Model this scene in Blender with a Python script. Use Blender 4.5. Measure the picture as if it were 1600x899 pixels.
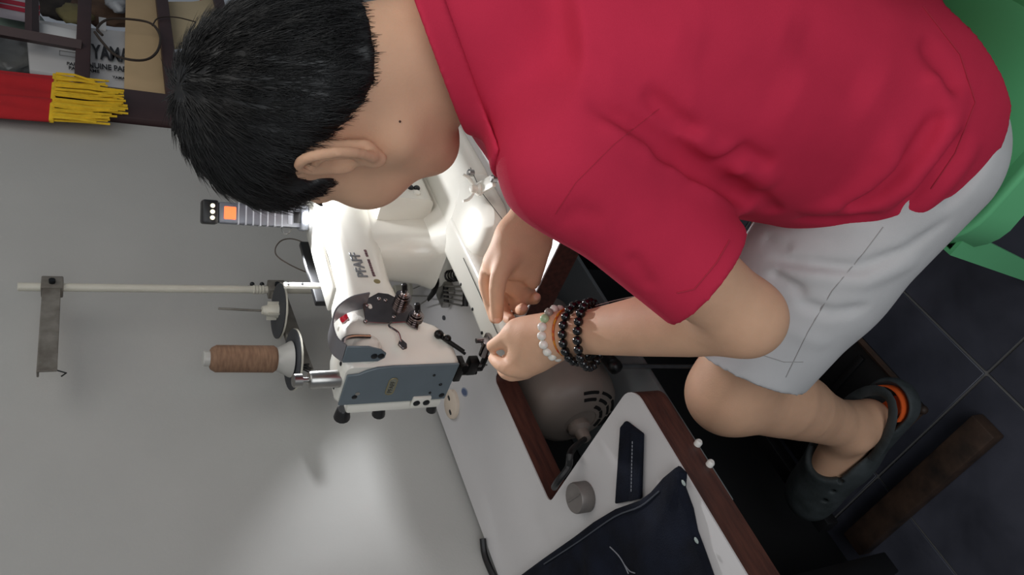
import bpy, bmesh, math, random
import numpy as np
from mathutils import Vector, Matrix, Quaternion

for _o in list(bpy.data.objects):
    bpy.data.objects.remove(_o, do_unlink=True)
scene = bpy.context.scene
COL = scene.collection
PI = math.pi
random.seed(7)

# ------------------------------------------------------------------ camera
# world: x along the back wall, y towards the wall, z up; the phone is held on its side,
# so the picture's left is the place's up.
CAM = np.array([0.0, 0.0, 1.34])
FPX = 1175.0
PITCH, YAW, ROLL = math.radians(29.2), math.radians(42.0), 0.0152
_F = np.array([math.cos(YAW), math.sin(YAW), 0.0])
_R = np.array([math.sin(YAW), -math.cos(YAW), 0.0])
_U = np.array([0.0, 0.0, 1.0])
FWD = _F * math.cos(PITCH) - _U * math.sin(PITCH)
_u2 = _U * math.cos(PITCH) + _F * math.sin(PITCH)
RGT = _R * math.cos(ROLL) + _u2 * math.sin(ROLL)
UPV = -_R * math.sin(ROLL) + _u2 * math.cos(ROLL)
cd = bpy.data.cameras.new('camera')
cam = bpy.data.objects.new('camera', cd)
COL.objects.link(cam)
cd.sensor_fit = 'HORIZONTAL'
cd.sensor_width = 36.0
cd.lens = FPX / 1600.0 * 36.0
cd.clip_start = 0.02
_xc, _yc, _zc = -UPV, RGT, -FWD
cam.matrix_world = Matrix(((_xc[0], _yc[0], _zc[0], CAM[0]), (_xc[1], _yc[1], _zc[1], CAM[1]),
                           (_xc[2], _yc[2], _zc[2], CAM[2]), (0, 0, 0, 1)))
scene.camera = cam

# ------------------------------------------------------------------ world, lights, exposure
w = bpy.data.worlds.new('world')
scene.world = w
w.use_nodes = True
w.node_tree.nodes['Background'].inputs[0].default_value = (0.80, 0.88, 1.0, 1)
w.node_tree.nodes['Background'].inputs[1].default_value = 0.16
scene.view_settings.view_transform = 'Standard'
scene.view_settings.look = 'None'
scene.view_settings.gamma = 1.0
scene.view_settings.use_curve_mapping = False
scene.view_settings.exposure = 0.0


def area(name, loc, target, sx, sy, power, color):
    ld = bpy.data.lights.new(name, 'AREA')
    ld.shape = 'RECTANGLE'
    ld.size, ld.size_y, ld.energy, ld.color = sx, sy, power, color
    o = bpy.data.objects.new(name, ld)
    COL.objects.link(o)
    o.location = loc
    o.rotation_euler = (Vector(target) - Vector(loc)).to_track_quat('-Z', 'Y').to_euler()
    return o


# the room's ceiling tube light and the daylight of the open shop front behind the camera
area('ceiling_light', (0.95, -0.45, 2.45), (1.0, 0.6, 0.3), 2.0, 1.6, 15, (1.0, 0.97, 0.92))
area('shopfront_daylight', (-1.15, -0.85, 1.45), (0.6, 0.5, 0.6), 1.8, 1.4, 20, (0.93, 0.97, 1.0))

# ------------------------------------------------------------------ helpers
def V(*a):
    return Vector(a)


def ray(px, py):
    return FWD + RGT * ((899 - py - 449.5) / FPX) - UPV * ((px - 800) / FPX)


def P(px, py, t):
    """the point at depth t (metres along the optical axis) seen at pixel px, py"""
    return CAM + ray(px, py) * t


def onz(px, py, z):
    d = ray(px, py)
    return CAM + d * ((z - CAM[2]) / d[2])


def onx(px, py, x):
    d = ray(px, py)
    return CAM + d * ((x - CAM[0]) / d[0])


def ony(px, py, y):
    d = ray(px, py)
    return CAM + d * ((y - CAM[1]) / d[1])


def lin(c):
    return tuple(((v / 255) / 12.92 if v / 255 <= 0.04045 else ((v / 255 + 0.055) / 1.055) ** 2.4) for v in c)


MATS = {}


def mat(name, rgb, rough=0.6, metal=0.0, noise=0.0, nscale=30.0, bump=0.0, bscale=200.0, spec=0.5,
        rgb2=None, coat=0.0, sss=0.0, stretch=None, trans=0.0):
    if name in MATS:
        return MATS[name]
    m = bpy.data.materials.new(name)
    m.use_nodes = True
    nt = m.node_tree
    b = nt.nodes['Principled BSDF']
    c = lin(rgb)
    b.inputs['Base Color'].default_value = (*c, 1)
    b.inputs['Roughness'].default_value = rough
    b.inputs['Metallic'].default_value = metal
    b.inputs['Specular IOR Level'].default_value = spec
    if coat:
        b.inputs['Coat Weight'].default_value = coat
    if sss:
        b.inputs['Subsurface Weight'].default_value = sss
        b.inputs['Subsurface Radius'].default_value = (0.012, 0.004, 0.002)
        b.inputs['Subsurface Scale'].default_value = 0.5
    if trans:
        b.inputs['Transmission Weight'].default_value = trans
    tc = nt.nodes.new('ShaderNodeTexCoord')
    vec = tc.outputs['Object']
    if stretch:
        mp = nt.nodes.new('ShaderNodeMapping')
        mp.inputs['Scale'].default_value = stretch
        nt.links.new(vec, mp.inputs['Vector'])
        vec = mp.outputs['Vector']
    if noise or rgb2:
        n = nt.nodes.new('ShaderNodeTexNoise')
        n.inputs['Scale'].default_value = nscale
        n.inputs['Detail'].default_value = 4
        nt.links.new(vec, n.inputs['Vector'])
        mx = nt.nodes.new('ShaderNodeMix')
        mx.data_type = 'RGBA'
        c2 = lin(rgb2) if rgb2 else tuple(v * (1 - noise) for v in c)
        mx.inputs[6].default_value = (*c, 1)
        mx.inputs[7].default_value = (*c2, 1)
        rp = nt.nodes.new('ShaderNodeMapRange')
        rp.inputs[1].default_value = 0.35
        rp.inputs[2].default_value = 0.68
        nt.links.new(n.outputs['Fac'], rp.inputs[0])
        nt.links.new(rp.outputs[0], mx.inputs[0])
        nt.links.new(mx.outputs[2], b.inputs['Base Color'])
    if bump:
        n2 = nt.nodes.new('ShaderNodeTexNoise')
        n2.inputs['Scale'].default_value = bscale
        n2.inputs['Detail'].default_value = 3
        nt.links.new(vec, n2.inputs['Vector'])
        bp = nt.nodes.new('ShaderNodeBump')
        bp.inputs['Strength'].default_value = bump
        bp.inputs['Distance'].default_value = 0.002
        nt.links.new(n2.outputs['Fac'], bp.inputs['Height'])
        nt.links.new(bp.outputs[0], b.inputs['Normal'])
    MATS[name] = m
    return m


def emit(name, rgb, strength):
    m = bpy.data.materials.new(name)
    m.use_nodes = True
    b = m.node_tree.nodes['Principled BSDF']
    b.inputs['Base Color'].default_value = (*lin(rgb), 1)
    b.inputs['Emission Color'].default_value = (*lin(rgb), 1)
    b.inputs['Emission Strength'].default_value = strength
    return m


def finish(me, angle=40):
    for p in me.polygons:
        p.use_smooth = True
    me.set_sharp_from_angle(angle=math.radians(angle))


def link(name, me, m, parent=None):
    o = bpy.data.objects.new(name, me)
    if m is not None:
        me.materials.append(m)
    COL.objects.link(o)
    if parent is not None:
        setp(o, parent)
    return o


def wmat(o):
    mm = Matrix.LocRotScale(o.location, o.rotation_euler, o.scale)
    if o.parent is not None:
        mm = wmat(o.parent) @ o.matrix_parent_inverse @ mm
    return mm


def setp(o, parent):
    o.parent = parent
    o.matrix_parent_inverse = wmat(parent).inverted()


def obj(name, bm, m, parent=None, angle=40):
    bmesh.ops.recalc_face_normals(bm, faces=bm.faces)
    me = bpy.data.meshes.new(name)
    bm.to_mesh(me)
    bm.free()
    finish(me, angle)
    return link(name, me, m, parent)


def tag(o, label, cat, group=None):
    o['label'] = label
    o['category'] = cat
    if group:
        o['group'] = group
    return o


def struct(o, label=None):
    o['kind'] = 'structure'
    if label:
        o['label'] = label
    return o


def thing(name, label, cat, loc=(0, 0, 0), group=None):
    o = bpy.data.objects.new(name, None)
    COL.objects.link(o)
    o.location = tuple(float(v) for v in loc)
    o.empty_display_size = 0.05
    return tag(o, label, cat, group)


def NB():
    return bmesh.new()


def _merge(bm, b2, mtx=None):
    if mtx is not None:
        bmesh.ops.transform(b2, matrix=mtx, verts=b2.verts)
    me = bpy.data.meshes.new('tmp')
    b2.to_mesh(me)
    b2.free()
    bm.from_mesh(me)
    bpy.data.meshes.remove(me)
    return bm


def box(bm, c, s, rot=None, bev=0.0, seg=2):
    b = bmesh.new()
    bmesh.ops.create_cube(b, size=1.0)
    bmesh.ops.scale(b, vec=Vector(s), verts=b.verts)
    if bev:
        bmesh.ops.bevel(b, geom=b.edges[:], offset=bev, segments=seg, profile=0.5, affect='EDGES')
    mm = Matrix.Translation(Vector([float(v) for v in c]))
    if rot is not None:
        mm = mm @ (rot if isinstance(rot, Matrix) else Matrix.Rotation(rot, 4, 'Z'))
    return _merge(bm, b, mm)


def frame(d, hint=(0, 0, 1)):
    z = Vector(d).normalized()
    h = Vector(hint)
    if abs(z.dot(h)) > 0.98:
        h = Vector((1, 0, 0))
    x = h.cross(z).normalized()
    y = z.cross(x)
    return x, y, z


def lathe(bm, p0, axis, prof, seg=24, cap=True):
    """surface of revolution: prof = [(radius, height along axis), ...]"""
    p0 = Vector([float(v) for v in p0])
    x, y, z = frame(axis)
    rings = []
    for r, h in prof:
        rings.append([bm.verts.new(p0 + z * h + (x * math.cos(2 * PI * i / seg) + y * math.sin(2 * PI * i / seg)) * max(r, 1e-5))
                      for i in range(seg)])
    for a, b in zip(rings[:-1], rings[1:]):
        for i in range(seg):
            bm.faces.new((a[i], a[(i + 1) % seg], b[(i + 1) % seg], b[i]))
    if cap:
        bm.faces.new(rings[0][::-1])
        bm.faces.new(rings[-1])
    return bm


def cyl(bm, p0, p1, r, r1=None, seg=20, bev=0.0):
    p0 = Vector([float(v) for v in p0])
    p1 = Vector([float(v) for v in p1])
    r1 = r if r1 is None else r1
    L = (p1 - p0).length
    if bev:
        pr = [(r - bev, 0), (r, bev), (r1, L - bev), (r1 - bev, L)]
    else:
        pr = [(r, 0), (r1, L)]
    return lathe(bm, p0, p1 - p0, pr, seg)


def smooth_path(pts, n=6):
    pts = [Vector([float(v) for v in p]) for p in pts]
    if len(pts) < 3:
        return pts
    out = []
    e = [pts[0] * 2 - pts[1]] + pts + [pts[-1] * 2 - pts[-2]]
    for i in range(1, len(e) - 2):
        a, b, c, d = e[i - 1], e[i], e[i + 1], e[i + 2]
        for k in range(n):
            t = k / n
            out.append(0.5 * (2 * b + (c - a) * t + (2 * a - 5 * b + 4 * c - d) * t * t + (3 * b - a - 3 * c + d) * t ** 3))
    out.append(pts[-1])
    return out


def tube(bm, pts, r, seg=10, smooth=0, closed=False, flat=1.0, hint=(0, 0, 1)):
    pts = smooth_path(pts, smooth) if smooth else [Vector([float(v) for v in p]) for p in pts]
    n = len(pts)
    if isinstance(r, (list, tuple)) and len(r) != n:
        r = [float(np.interp(i / (n - 1) * (len(r) - 1), range(len(r)), r)) for i in range(n)]
    rings = []
    up = None
    for i, p in enumerate(pts):
        if closed:
            d = pts[(i + 1) % n] - pts[i - 1]
        else:
            d = pts[min(i + 1, n - 1)] - pts[max(i - 1, 0)]
        d.normalize()
        if up is None:
            x, y, z = frame(d, hint)
        else:
            x = up - d * up.dot(d)
            x.normalize()
            y = d.cross(x)
        up = x
        rr = r[i] if isinstance(r, (list, tuple)) else r
        rings.append([bm.verts.new(p + (x * math.cos(2 * PI * k / seg) + y * flat * math.sin(2 * PI * k / seg)) * rr) for k in range(seg)])
    m = n if closed else n - 1
    for i in range(m):
        a, b = rings[i], rings[(i + 1) % n]
        for k in range(seg):
            bm.faces.new((a[k], a[(k + 1) % seg], b[(k + 1) % seg], b[k]))
    if not closed:
        bm.faces.new(rings[0][::-1])
        bm.faces.new(rings[-1])
    return bm


def prism(bm, poly, o, ax, ay, depth, bev=0.0, seg=2):
    """polygon (2D list) in the plane o, ax, ay extruded by depth along ax x ay"""
    o, ax, ay = Vector([float(v) for v in o]), Vector(ax), Vector(ay)
    n = ax.cross(ay).normalized()
    b = bmesh.new()
    v0 = [b.verts.new(o + ax * p[0] + ay * p[1]) for p in poly]
    v1 = [b.verts.new(o + ax * p[0] + ay * p[1] + n * depth) for p in poly]
    k = len(poly)
    b.faces.new(v0[::-1])
    b.faces.new(v1)
    for i in range(k):
        b.faces.new((v0[i], v0[(i + 1) % k], v1[(i + 1) % k], v1[i]))
    if bev:
        bmesh.ops.recalc_face_normals(b, faces=b.faces)
        es = [e for e in b.edges if len(e.link_faces) == 2 and e.calc_face_angle(0) > 0.5]
        bmesh.ops.bevel(b, geom=es, offset=bev, segments=seg, profile=0.5, affect='EDGES')
    return _merge(bm, b)


def ball(bm, c, r, seg=12, sc=None, rot=None):
    b = bmesh.new()
    bmesh.ops.create_uvsphere(b, u_segments=seg, v_segments=max(6, seg // 2), radius=r)
    if sc:
        bmesh.ops.scale(b, vec=Vector(sc), verts=b.verts)
    mm = Matrix.Translation(Vector([float(v) for v in c]))
    if rot is not None:
        mm = mm @ rot
    return _merge(bm, b, mm)


def loft(bm, rings, cap=True):
    rs = [[bm.verts.new(Vector([float(q) for q in p])) for p in r] for r in rings]
    n = len(rs[0])
    for a, b in zip(rs[:-1], rs[1:]):
        for i in range(n):
            bm.faces.new((a[i], a[(i + 1) % n], b[(i + 1) % n], b[i]))
    if cap:
        bm.faces.new(rs[0][::-1])
        bm.faces.new(rs[-1])
    return bm


def rrect(w, h, r, n=5):
    """rounded rectangle outline centred on 0"""
    out = []
    for cx, cy, a0 in ((w / 2 - r, h / 2 - r, 0), (-w / 2 + r, h / 2 - r, 90), (-w / 2 + r, -h / 2 + r, 180), (w / 2 - r, -h / 2 + r, 270)):
        for k in range(n + 1):
            a = math.radians(a0 + 90 * k / n)
            out.append((cx + r * math.cos(a), cy + r * math.sin(a)))
    return out


def text(name, body, size, o, ax, ay, m, parent, depth=0.0004, bold=0.0, narrow=1.0):
    """flat lettering: baseline from o along ax, letters upright along ay"""
    cu = bpy.data.curves.new(name, 'FONT')
    cu.body = body
    cu.size = size
    cu.extrude = depth
    cu.offset = bold
    ob = bpy.data.objects.new(name, cu)
    COL.objects.link(ob)
    ax = Vector(ax).normalized()
    ay = Vector(ay).normalized()
    n = ax.cross(ay).normalized()
    ay = n.cross(ax)
    ax = ax * narrow
    mm = Matrix(((ax[0], ay[0], n[0], o[0]), (ax[1], ay[1], n[1], o[1]), (ax[2], ay[2], n[2], o[2]), (0, 0, 0, 1)))
    ob.matrix_world = mm
    dg = bpy.context.evaluated_depsgraph_get()
    me = bpy.data.meshes.new_from_object(ob.evaluated_get(dg))
    me.transform(mm)
    bpy.data.objects.remove(ob)
    me.materials.clear()
    return link(name, me, m, parent)

# ------------------------------------------------------------------ implicit modelling of soft bodies
f32 = np.float32


def A3(p):
    return np.array([float(v) for v in p], dtype=f32)


class Soft:
    """a smooth union of tapered limbs and ellipsoids, meshed once as ONE continuous surface"""

    def __init__(self):
        self.ops = []

    def limb(self, a, b, ra, rb, k=0.01, mode='u', squash=None):
        a, b = A3(a), A3(b)
        c = (a + b) / 2
        rad = float(np.linalg.norm(b - a) / 2 + max(ra, rb) * (1.0 if squash is None else 1.0 / min(1, squash[1])))
        sq = None if squash is None else (A3(squash[0]) / np.linalg.norm(A3(squash[0])), f32(squash[1]))

        def fn(p):
            ba = b - a
            l2 = max(float(ba @ ba), 1e-9)
            pa = p - a
            t = np.clip((pa @ ba) / f32(l2), 0, 1)
            q = pa - t[:, None] * ba
            if sq is not None:
                q = q + (q @ sq[0])[:, None] * sq[0] * (1 / sq[1] - 1)
            return np.sqrt((q * q).sum(1)) - (ra + (rb - ra) * t)
        self.ops.append((fn, k, mode, c, rad))
        return self

    def chain(self, pts, rs, k=0.01, mode='u', squash=None):
        pts = np.array([[float(v) for v in p] for p in pts])
        rs = list(rs)
        if len(pts) > 2:                          # smooth the centre line and the taper
            n = len(pts) - 1
            e = np.concatenate([np.column_stack([pts, rs])])
            e = np.vstack([2 * e[0] - e[1], e, 2 * e[-1] - e[-2]])
            out = []
            for i in range(1, n + 1):
                a, b, c, d = e[i - 1], e[i], e[i + 1], e[i + 2]
                for t in (0, .5):
                    out.append(.5 * (2 * b + (c - a) * t + (2 * a - 5 * b + 4 * c - d) * t * t + (3 * b - a - 3 * c + d) * t ** 3))
            out.append(e[-2])
            out = np.array(out)
            pts, rs = out[:, :3], list(out[:, 3])
        tmp = Soft()
        for i in range(len(pts) - 1):
            tmp.limb(pts[i], pts[i + 1], rs[i], rs[i + 1], 0, 'u', squash)
        fns = [o[0] for o in tmp.ops]
        cc = pts.mean(0)
        rad = float(max(np.linalg.norm(p - cc) for p in pts) + max(rs))

        def fn(p):
            d = fns[0](p)
            for f in fns[1:]:
                d = np.minimum(d, f(p))
            return d
        self.ops.append((fn, k, mode, A3(cc), rad))
        return self

    def ell(self, c, axes, r, k=0.01, mode='u'):
        c = A3(c)
        M = np.array([A3(a) for a in axes])
        r = A3(r)

        def fn(p):
            q = (p - c) @ M.T
            k0 = np.sqrt(((q / r) ** 2).sum(1))
            k1 = np.sqrt(((q / (r * r)) ** 2).sum(1))
            return k0 * (k0 - 1) / np.maximum(k1, 1e-6)
        self.ops.append((fn, k, mode, c, float(max(r))))
        return self

    def func(self, fn, c, rad, k=0.01, mode='u'):
        self.ops.append((fn, k, mode, A3(c), rad))
        return self

    def crease(self, pts, depth, width):
        """a fold: depth > 0 presses the cloth in along the line, < 0 raises it"""
        pts = [A3(p) for p in pts]
        c = sum(pts) / len(pts)
        rad = float(max(np.linalg.norm(p - c) for p in pts)) + width * 2.5

        def fn(p):
            best = None
            for a, b in zip(pts[:-1], pts[1:]):
                ba = b - a
                t = np.clip(((p - a) @ ba) / max(float(ba @ ba), 1e-9), 0, 1)
                q = p - a - t[:, None] * ba
                d = (q * q).sum(1)
                best = d if best is None else np.minimum(best, d)
            # fades out at both ends
            ba = pts[-1] - pts[0]
            s = np.clip(((p - pts[0]) @ ba) / max(float(ba @ ba), 1e-9), 0, 1)
            return depth * np.exp(-best / (width * width)) * np.clip(np.sin(s * np.pi) * 1.6, 0, 1)
        self.ops.append((fn, 0, 'd', c, rad))
        return self

    def __call__(self, p, ops=None):
        d = np.full(len(p), 0.2, dtype=f32)
        for fn, k, mode, c, rad in (self.ops if ops is None else ops):
            v = fn(p).astype(f32) if fn is not None else 0
            if mode == 'd':
                d = d + v
                continue
            if mode == 'h':                       # hollow: keep a shell of thickness k
                d = np.maximum(d, -(d + k))
                continue
            if mode == 's':
                v = -v
            if k <= 0:
                d = np.minimum(d, v) if mode == 'u' else np.maximum(d, v)
                continue
            h = np.maximum(k - np.abs(d - v), 0) / k
            d = np.minimum(d, v) - h * h * k * f32(.25) if mode == 'u' else np.maximum(d, v) + h * h * k * f32(.25)
        return d

    def hit(self, px, py, t0=0.35, t1=2.0):
        """the first point of the surface on the line of sight through a pixel"""
        d = ray(px, py)
        n = np.linalg.norm(d)
        t = t0
        for _ in range(160):
            q = CAM + d * t
            v = float(self(q[None, :].astype(f32))[0])
            if v < 0.0004:
                return q
            t += max(v * 0.7, .0004) / n
            if t > t1:
                break
        return CAM + d * t1

    def mesh(self, lo, hi, h, B=16):
        lo = np.array(lo, dtype=f32)
        n = np.ceil((np.array(hi) - lo) / h / B).astype(int) * B
        D = np.full(tuple(n), 0.2, dtype=f32)
        brad = float(np.sqrt(3) * B * h / 2)
        g = np.stack(np.meshgrid(*[np.arange(B, dtype=f32) * h] * 3, indexing='ij'), -1).reshape(-1, 3)
        for i in range(0, n[0], B):
            for j in range(0, n[1], B):
                for k in range(0, n[2], B):
                    o = lo + np.array([i, j, k], dtype=f32) * h
                    cc = o + B * h / 2
                    near = [op for op in self.ops if op[2] in 'nsdh' and op[4] > 5 or np.linalg.norm(cc - op[3]) < op[4] + brad + .03]
                    if not any(op[2] == 'u' for op in near):
                        continue
                    vc = float(self(cc[None, :], near)[0])
                    if abs(vc) > brad * 1.7 + .012:
                        D[i:i + B, j:j + B, k:k + B] = vc
                        continue
                    D[i:i + B, j:j + B, k:k + B] = self(o + g, near).reshape(B, B, B)
        return nets(D, h, lo)


def nets(D, h, lo):
    S = D < 0
    nx, ny, nz = D.shape
    c = np.zeros((nx - 1, ny - 1, nz - 1), dtype=np.int8)
    for dx in (0, 1):
        for dy in (0, 1):
            for dz in (0, 1):
                c += S[dx:nx - 1 + dx, dy:ny - 1 + dy, dz:nz - 1 + dz]
    act = (c > 0) & (c < 8)
    idx = np.full(act.shape, -1, dtype=np.int32)
    ii = np.argwhere(act)
    idx[act] = np.arange(len(ii))
    acc = np.zeros((len(ii), 3))
    cnt = np.zeros(len(ii))
    cor = [(a, b, e) for a in (0, 1) for b in (0, 1) for e in (0, 1)]
    for a in range(8):
        for ax in range(3):
            if cor[a][ax]:
                continue
            o0 = np.array(cor[a])
            o1 = o0.copy()
            o1[ax] = 1
            q0 = ii + o0
            q1 = ii + o1
            d0 = D[q0[:, 0], q0[:, 1], q0[:, 2]]
            d1 = D[q1[:, 0], q1[:, 1], q1[:, 2]]
            m = (d0 < 0) != (d1 < 0)
            t = np.where(m, d0 / np.where(m, d0 - d1, 1), 0)
            pos = o0 + t[:, None] * (o1 - o0)
            acc += pos * m[:, None]
            cnt += m
    verts = (ii + acc / cnt[:, None]) * h + lo
    quads = []
    for ax in range(3):
        b, e = (ax + 1) % 3, (ax + 2) % 3
        sl0 = [slice(None)] * 3
        sl1 = [slice(None)] * 3
        sl0[ax] = slice(0, -1)
        sl1[ax] = slice(1, None)
        ch = S[tuple(sl0)] != S[tuple(sl1)]
        e_ = np.argwhere(ch)
        ok = (e_[:, b] > 0) & (e_[:, e] > 0) & (e_[:, b] < D.shape[b] - 1) & (e_[:, e] < D.shape[e] - 1)
        e_ = e_[ok]
        ins = S[e_[:, 0], e_[:, 1], e_[:, 2]]

        def cell(db, de):
            q = e_.copy()
            q[:, b] += db
            q[:, e] += de
            return idx[q[:, 0], q[:, 1], q[:, 2]]
        q = np.stack([cell(-1, -1), cell(0, -1), cell(0, 0), cell(-1, 0)], 1)
        q[~ins] = q[~ins][:, ::-1]
        quads.append(q)
    q = np.concatenate(quads)
    q = q[(q >= 0).all(1)]
    return verts, q


def raw_mesh(name, verts, quads, smooth=True):
    me = bpy.data.meshes.new(name)
    me.vertices.add(len(verts))
    me.vertices.foreach_set('co', np.asarray(verts, dtype=f32).ravel())
    k = quads.shape[1]
    me.loops.add(quads.size)
    me.loops.foreach_set('vertex_index', quads.astype(np.int32).ravel())
    me.polygons.add(len(quads))
    me.polygons.foreach_set('loop_start', np.arange(0, quads.size, k, dtype=np.int32))
    me.polygons.foreach_set('loop_total', np.full(len(quads), k, dtype=np.int32))
    if smooth:
        me.polygons.foreach_set('use_smooth', np.ones(len(quads), dtype=bool))
    me.update(calc_edges=True)
    me.validate()
    return me


def relax(verts, quads, it=2, lam=0.5):
    v = verts.copy()
    for _ in range(it):
        s = np.zeros_like(v)
        c = np.zeros(len(v))
        for a, b in ((0, 1), (1, 2), (2, 3), (3, 0)):
            i, j = quads[:, a], quads[:, b]
            for ax in range(3):
                s[:, ax] += np.bincount(i, v[j, ax], len(v)) + np.bincount(j, v[i, ax], len(v))
            c += np.bincount(i, minlength=len(v)) + np.bincount(j, minlength=len(v))
        v = v + lam * (s / np.maximum(c, 1)[:, None] - v)
    return v

# ------------------------------------------------------------------ the room
T = 0.76            # height of the table top
YW = 1.075          # face of the back wall
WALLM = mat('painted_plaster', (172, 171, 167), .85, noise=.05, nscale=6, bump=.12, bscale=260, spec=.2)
BROWNP = mat('brown_painted_wood', (62, 42, 42), .55, noise=.2, nscale=20, bump=.1, bscale=90)
bm = NB()
box(bm, (0.26, YW + .06, 1.3), (3.0, .12, 2.6))
struct(obj('wall_back', bm, WALLM), 'grey white plastered wall behind the sewing table')
bm = NB()
box(bm, (2.46, YW + .06, .35), (1.4, .12, .7))
struct(obj('wall_under_window', bm, WALLM))
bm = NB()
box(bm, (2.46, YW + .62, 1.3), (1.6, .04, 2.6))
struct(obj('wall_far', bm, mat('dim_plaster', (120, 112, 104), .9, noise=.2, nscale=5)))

# floor: dark slate tiles over pale grout, each tile its own piece
bm = NB()
box(bm, (1.05, -.05, -.012), (3.9, 2.26, .016))
floor = struct(obj('floor', bm, mat('grout', (128, 126, 124), .9)), 'dark slate tile floor with pale grout')
SLATE = mat('slate_tile', (80, 81, 92), .42, rgb2=(58, 59, 68), nscale=7, bump=.9, bscale=16, spec=.5)
bm = NB()
TS = .30
box(bm, (0, 0, -.004), (TS - .005, TS - .005, .008), bev=.0012, seg=1)
t0 = obj('floor_tile', bm, SLATE)
tiles = []
gx, gy = .45, .587
for i in range(-4, 7):
    for j in range(-5, 2):
        cx, cy = gx + (i + .5) * TS, gy + (j + .5) * TS
        o = t0 if not tiles else t0.copy()
        if tiles:
            COL.objects.link(o)
        o.location = (cx, cy, 0)
        if cy > 1.0:
            o.location = (cx, (.887 + 1.073) / 2, 0)
            o.scale = (1, .62, 1)
        o.rotation_euler = (0, 0, PI * ((i * 7 + j * 3) % 2))
        o.parent = floor
        tiles.append(o)

# window opening with a brown painted wooden grille
win = bpy.data.objects.new('window_1', None)
COL.objects.link(win)
win.location = (1.84, YW, .70)
struct(win, 'brown wooden window grille beside the red cloth')
YB = YW + .01
bm = NB()
box(bm, (1.835, YB, 1.55), (.135, .05, 1.7), bev=.004)
obj('jamb', bm, BROWNP, win)
bm = NB()
box(bm, (2.48, YB, .735), (1.35, .09, .05), bev=.004)
obj('sill', bm, BROWNP, win)
for z, h in ((1.368, .034), (1.160, .034), (.985, .030), (.830, .030), (1.60, .034)):
    bm = NB()
    box(bm, (2.48, YB, z), (1.16, .026, h), bev=.003)
    obj('grille_bar', bm, BROWNP, win)
bm = NB()
a_, b_ = ony(0, 49, YW - .004), ony(128, 72, YW - .004)
tube(bm, [a_ + (a_ - b_) * .6, b_], .017, 4, hint=(0, 1, 0))
obj('grille_bar', bm, BROWNP, win)
bm = NB()
tube(bm, [ony(50, -60, YW + .002), ony(50, 58, YW + .002)], .016, 4, hint=(0, 1, 0))
obj('grille_bar', bm, BROWNP, win)

# ------------------------------------------------------------------ sewing table
LAM = mat('white_laminate', (200, 197, 196), .38, noise=.05, nscale=8, bump=.05, bscale=120)
EDGE = mat('brown_edge', (84, 48, 38), .5, rgb2=(58, 32, 27), nscale=18, stretch=(1, 8, 8), bump=.1, bscale=80)
BLKP = mat('black_enamel', (22, 22, 23), .4, noise=.2, nscale=30)
RUST = mat('worn_brown_iron', (78, 58, 46), .6, rgb2=(40, 32, 28), nscale=22, bump=.4, bscale=60, metal=.3)
STEEL = mat('steel', (170, 168, 164), .3, metal=1.0, noise=.2, nscale=60)
CHROME = mat('darkened_chrome', (150, 140, 138), .18, metal=1.0, noise=.25, nscale=40)


def arc(cx, cy, r, a0, a1, n=6):
    return [(cx + r * math.cos(math.radians(a0 + (a1 - a0) * k / n)), cy + r * math.sin(math.radians(a0 + (a1 - a0) * k / n))) for k in range(n + 1)]


FY, BY = .577, 1.062
top = [(-.70, FY)] + arc(.442, FY + .026, .026, -90, 0) + arc(.486, .833, .012, 180, 90, 4) + arc(.703, .835, .010, 90, 0, 4) + \
      arc(.739, .50 + .026, .026, 180, 270) + [(1.36, .50), (1.36, BY), (-.70, BY)]
table = thing('sewing_table', 'white topped industrial sewing table with brown edges and a cut-out for the machine', 'table', (.5, .82, 0))
bm = NB()
prism(bm, top, (0, 0, T - .0022), (1, 0, 0), (0, 1, 0), .0022)
obj('tabletop', bm, LAM, table, 30)
bm = NB()
prism(bm, top, (0, 0, T - .042), (1, 0, 0), (0, 1, 0), .0397)
obj('edge', bm, EDGE, table, 30)
# iron stand: posts, long foot bars, rail, treadle and its rod
for x in (.37, 1.20):
    bm = NB()
    box(bm, (x - (.06 if x < 1 else 0), .97, .385), (.04, .06, .665), bev=.003)
    obj('leg', bm, BLKP, table)
    bm = NB()
    box(bm, (x + .012, .825, .018), (.050, .37, .034), bev=.004)
    obj('foot_bar', bm, RUST, table)
bm = NB()
box(bm, (.79, .93, .16), (.80, .03, .03), bev=.003)
obj('cross_rail', bm, BLKP, table)
tr = bpy.data.objects.new('treadle', None)
COL.objects.link(tr)
tr.location = (.62, .80, .1)
setp(tr, table)
tr.location = (.62, .80, .1)
bm = NB()
box(bm, (.655, .80, .10), (.43, .28, .012), bev=.003)
obj('treadle_plate', bm, BLKP, tr)
bm = NB()
tube(bm, [(.44, .66, .112), (.87, .66, .112)], .006, 8)
tube(bm, [(.44, .66, .112), (.44, .94, .112)], .006, 8)
tube(bm, [(.87, .66, .112), (.87, .94, .112)], .006, 8)
ball(bm, (.44, .66, .112), .0085, 10)
obj('treadle_rim', bm, RUST, tr)
for x in (.50, .58, .66, .74, .81):
    bm = NB()
    box(bm, (x, .80, .109), (.012, .24, .006), bev=.001)
    obj('treadle_rib', bm, BLKP, tr)
bm = NB()
tube(bm, [(.665, .772, .575), (.64, .775, .12)], .0042, 8)
cyl(bm, (.652, .773, .41), (.651, .773, .39), .008)
obj('pitman_rod', bm, STEEL, table)
for px, py in ((1093, 690), (1112, 722)):
    p_ = ony(px, py, FY - .006)
    bm = NB()
    lathe(bm, p_ + np.array([0, .012, 0]), (0, -1, 0), [(.002, 0), (.002, .004), (.0045, .006), (.0045, .011), (.003, .013)], 14)
    obj('knob', bm, mat('white_plastic', (215, 212, 206), .4), table)

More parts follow.
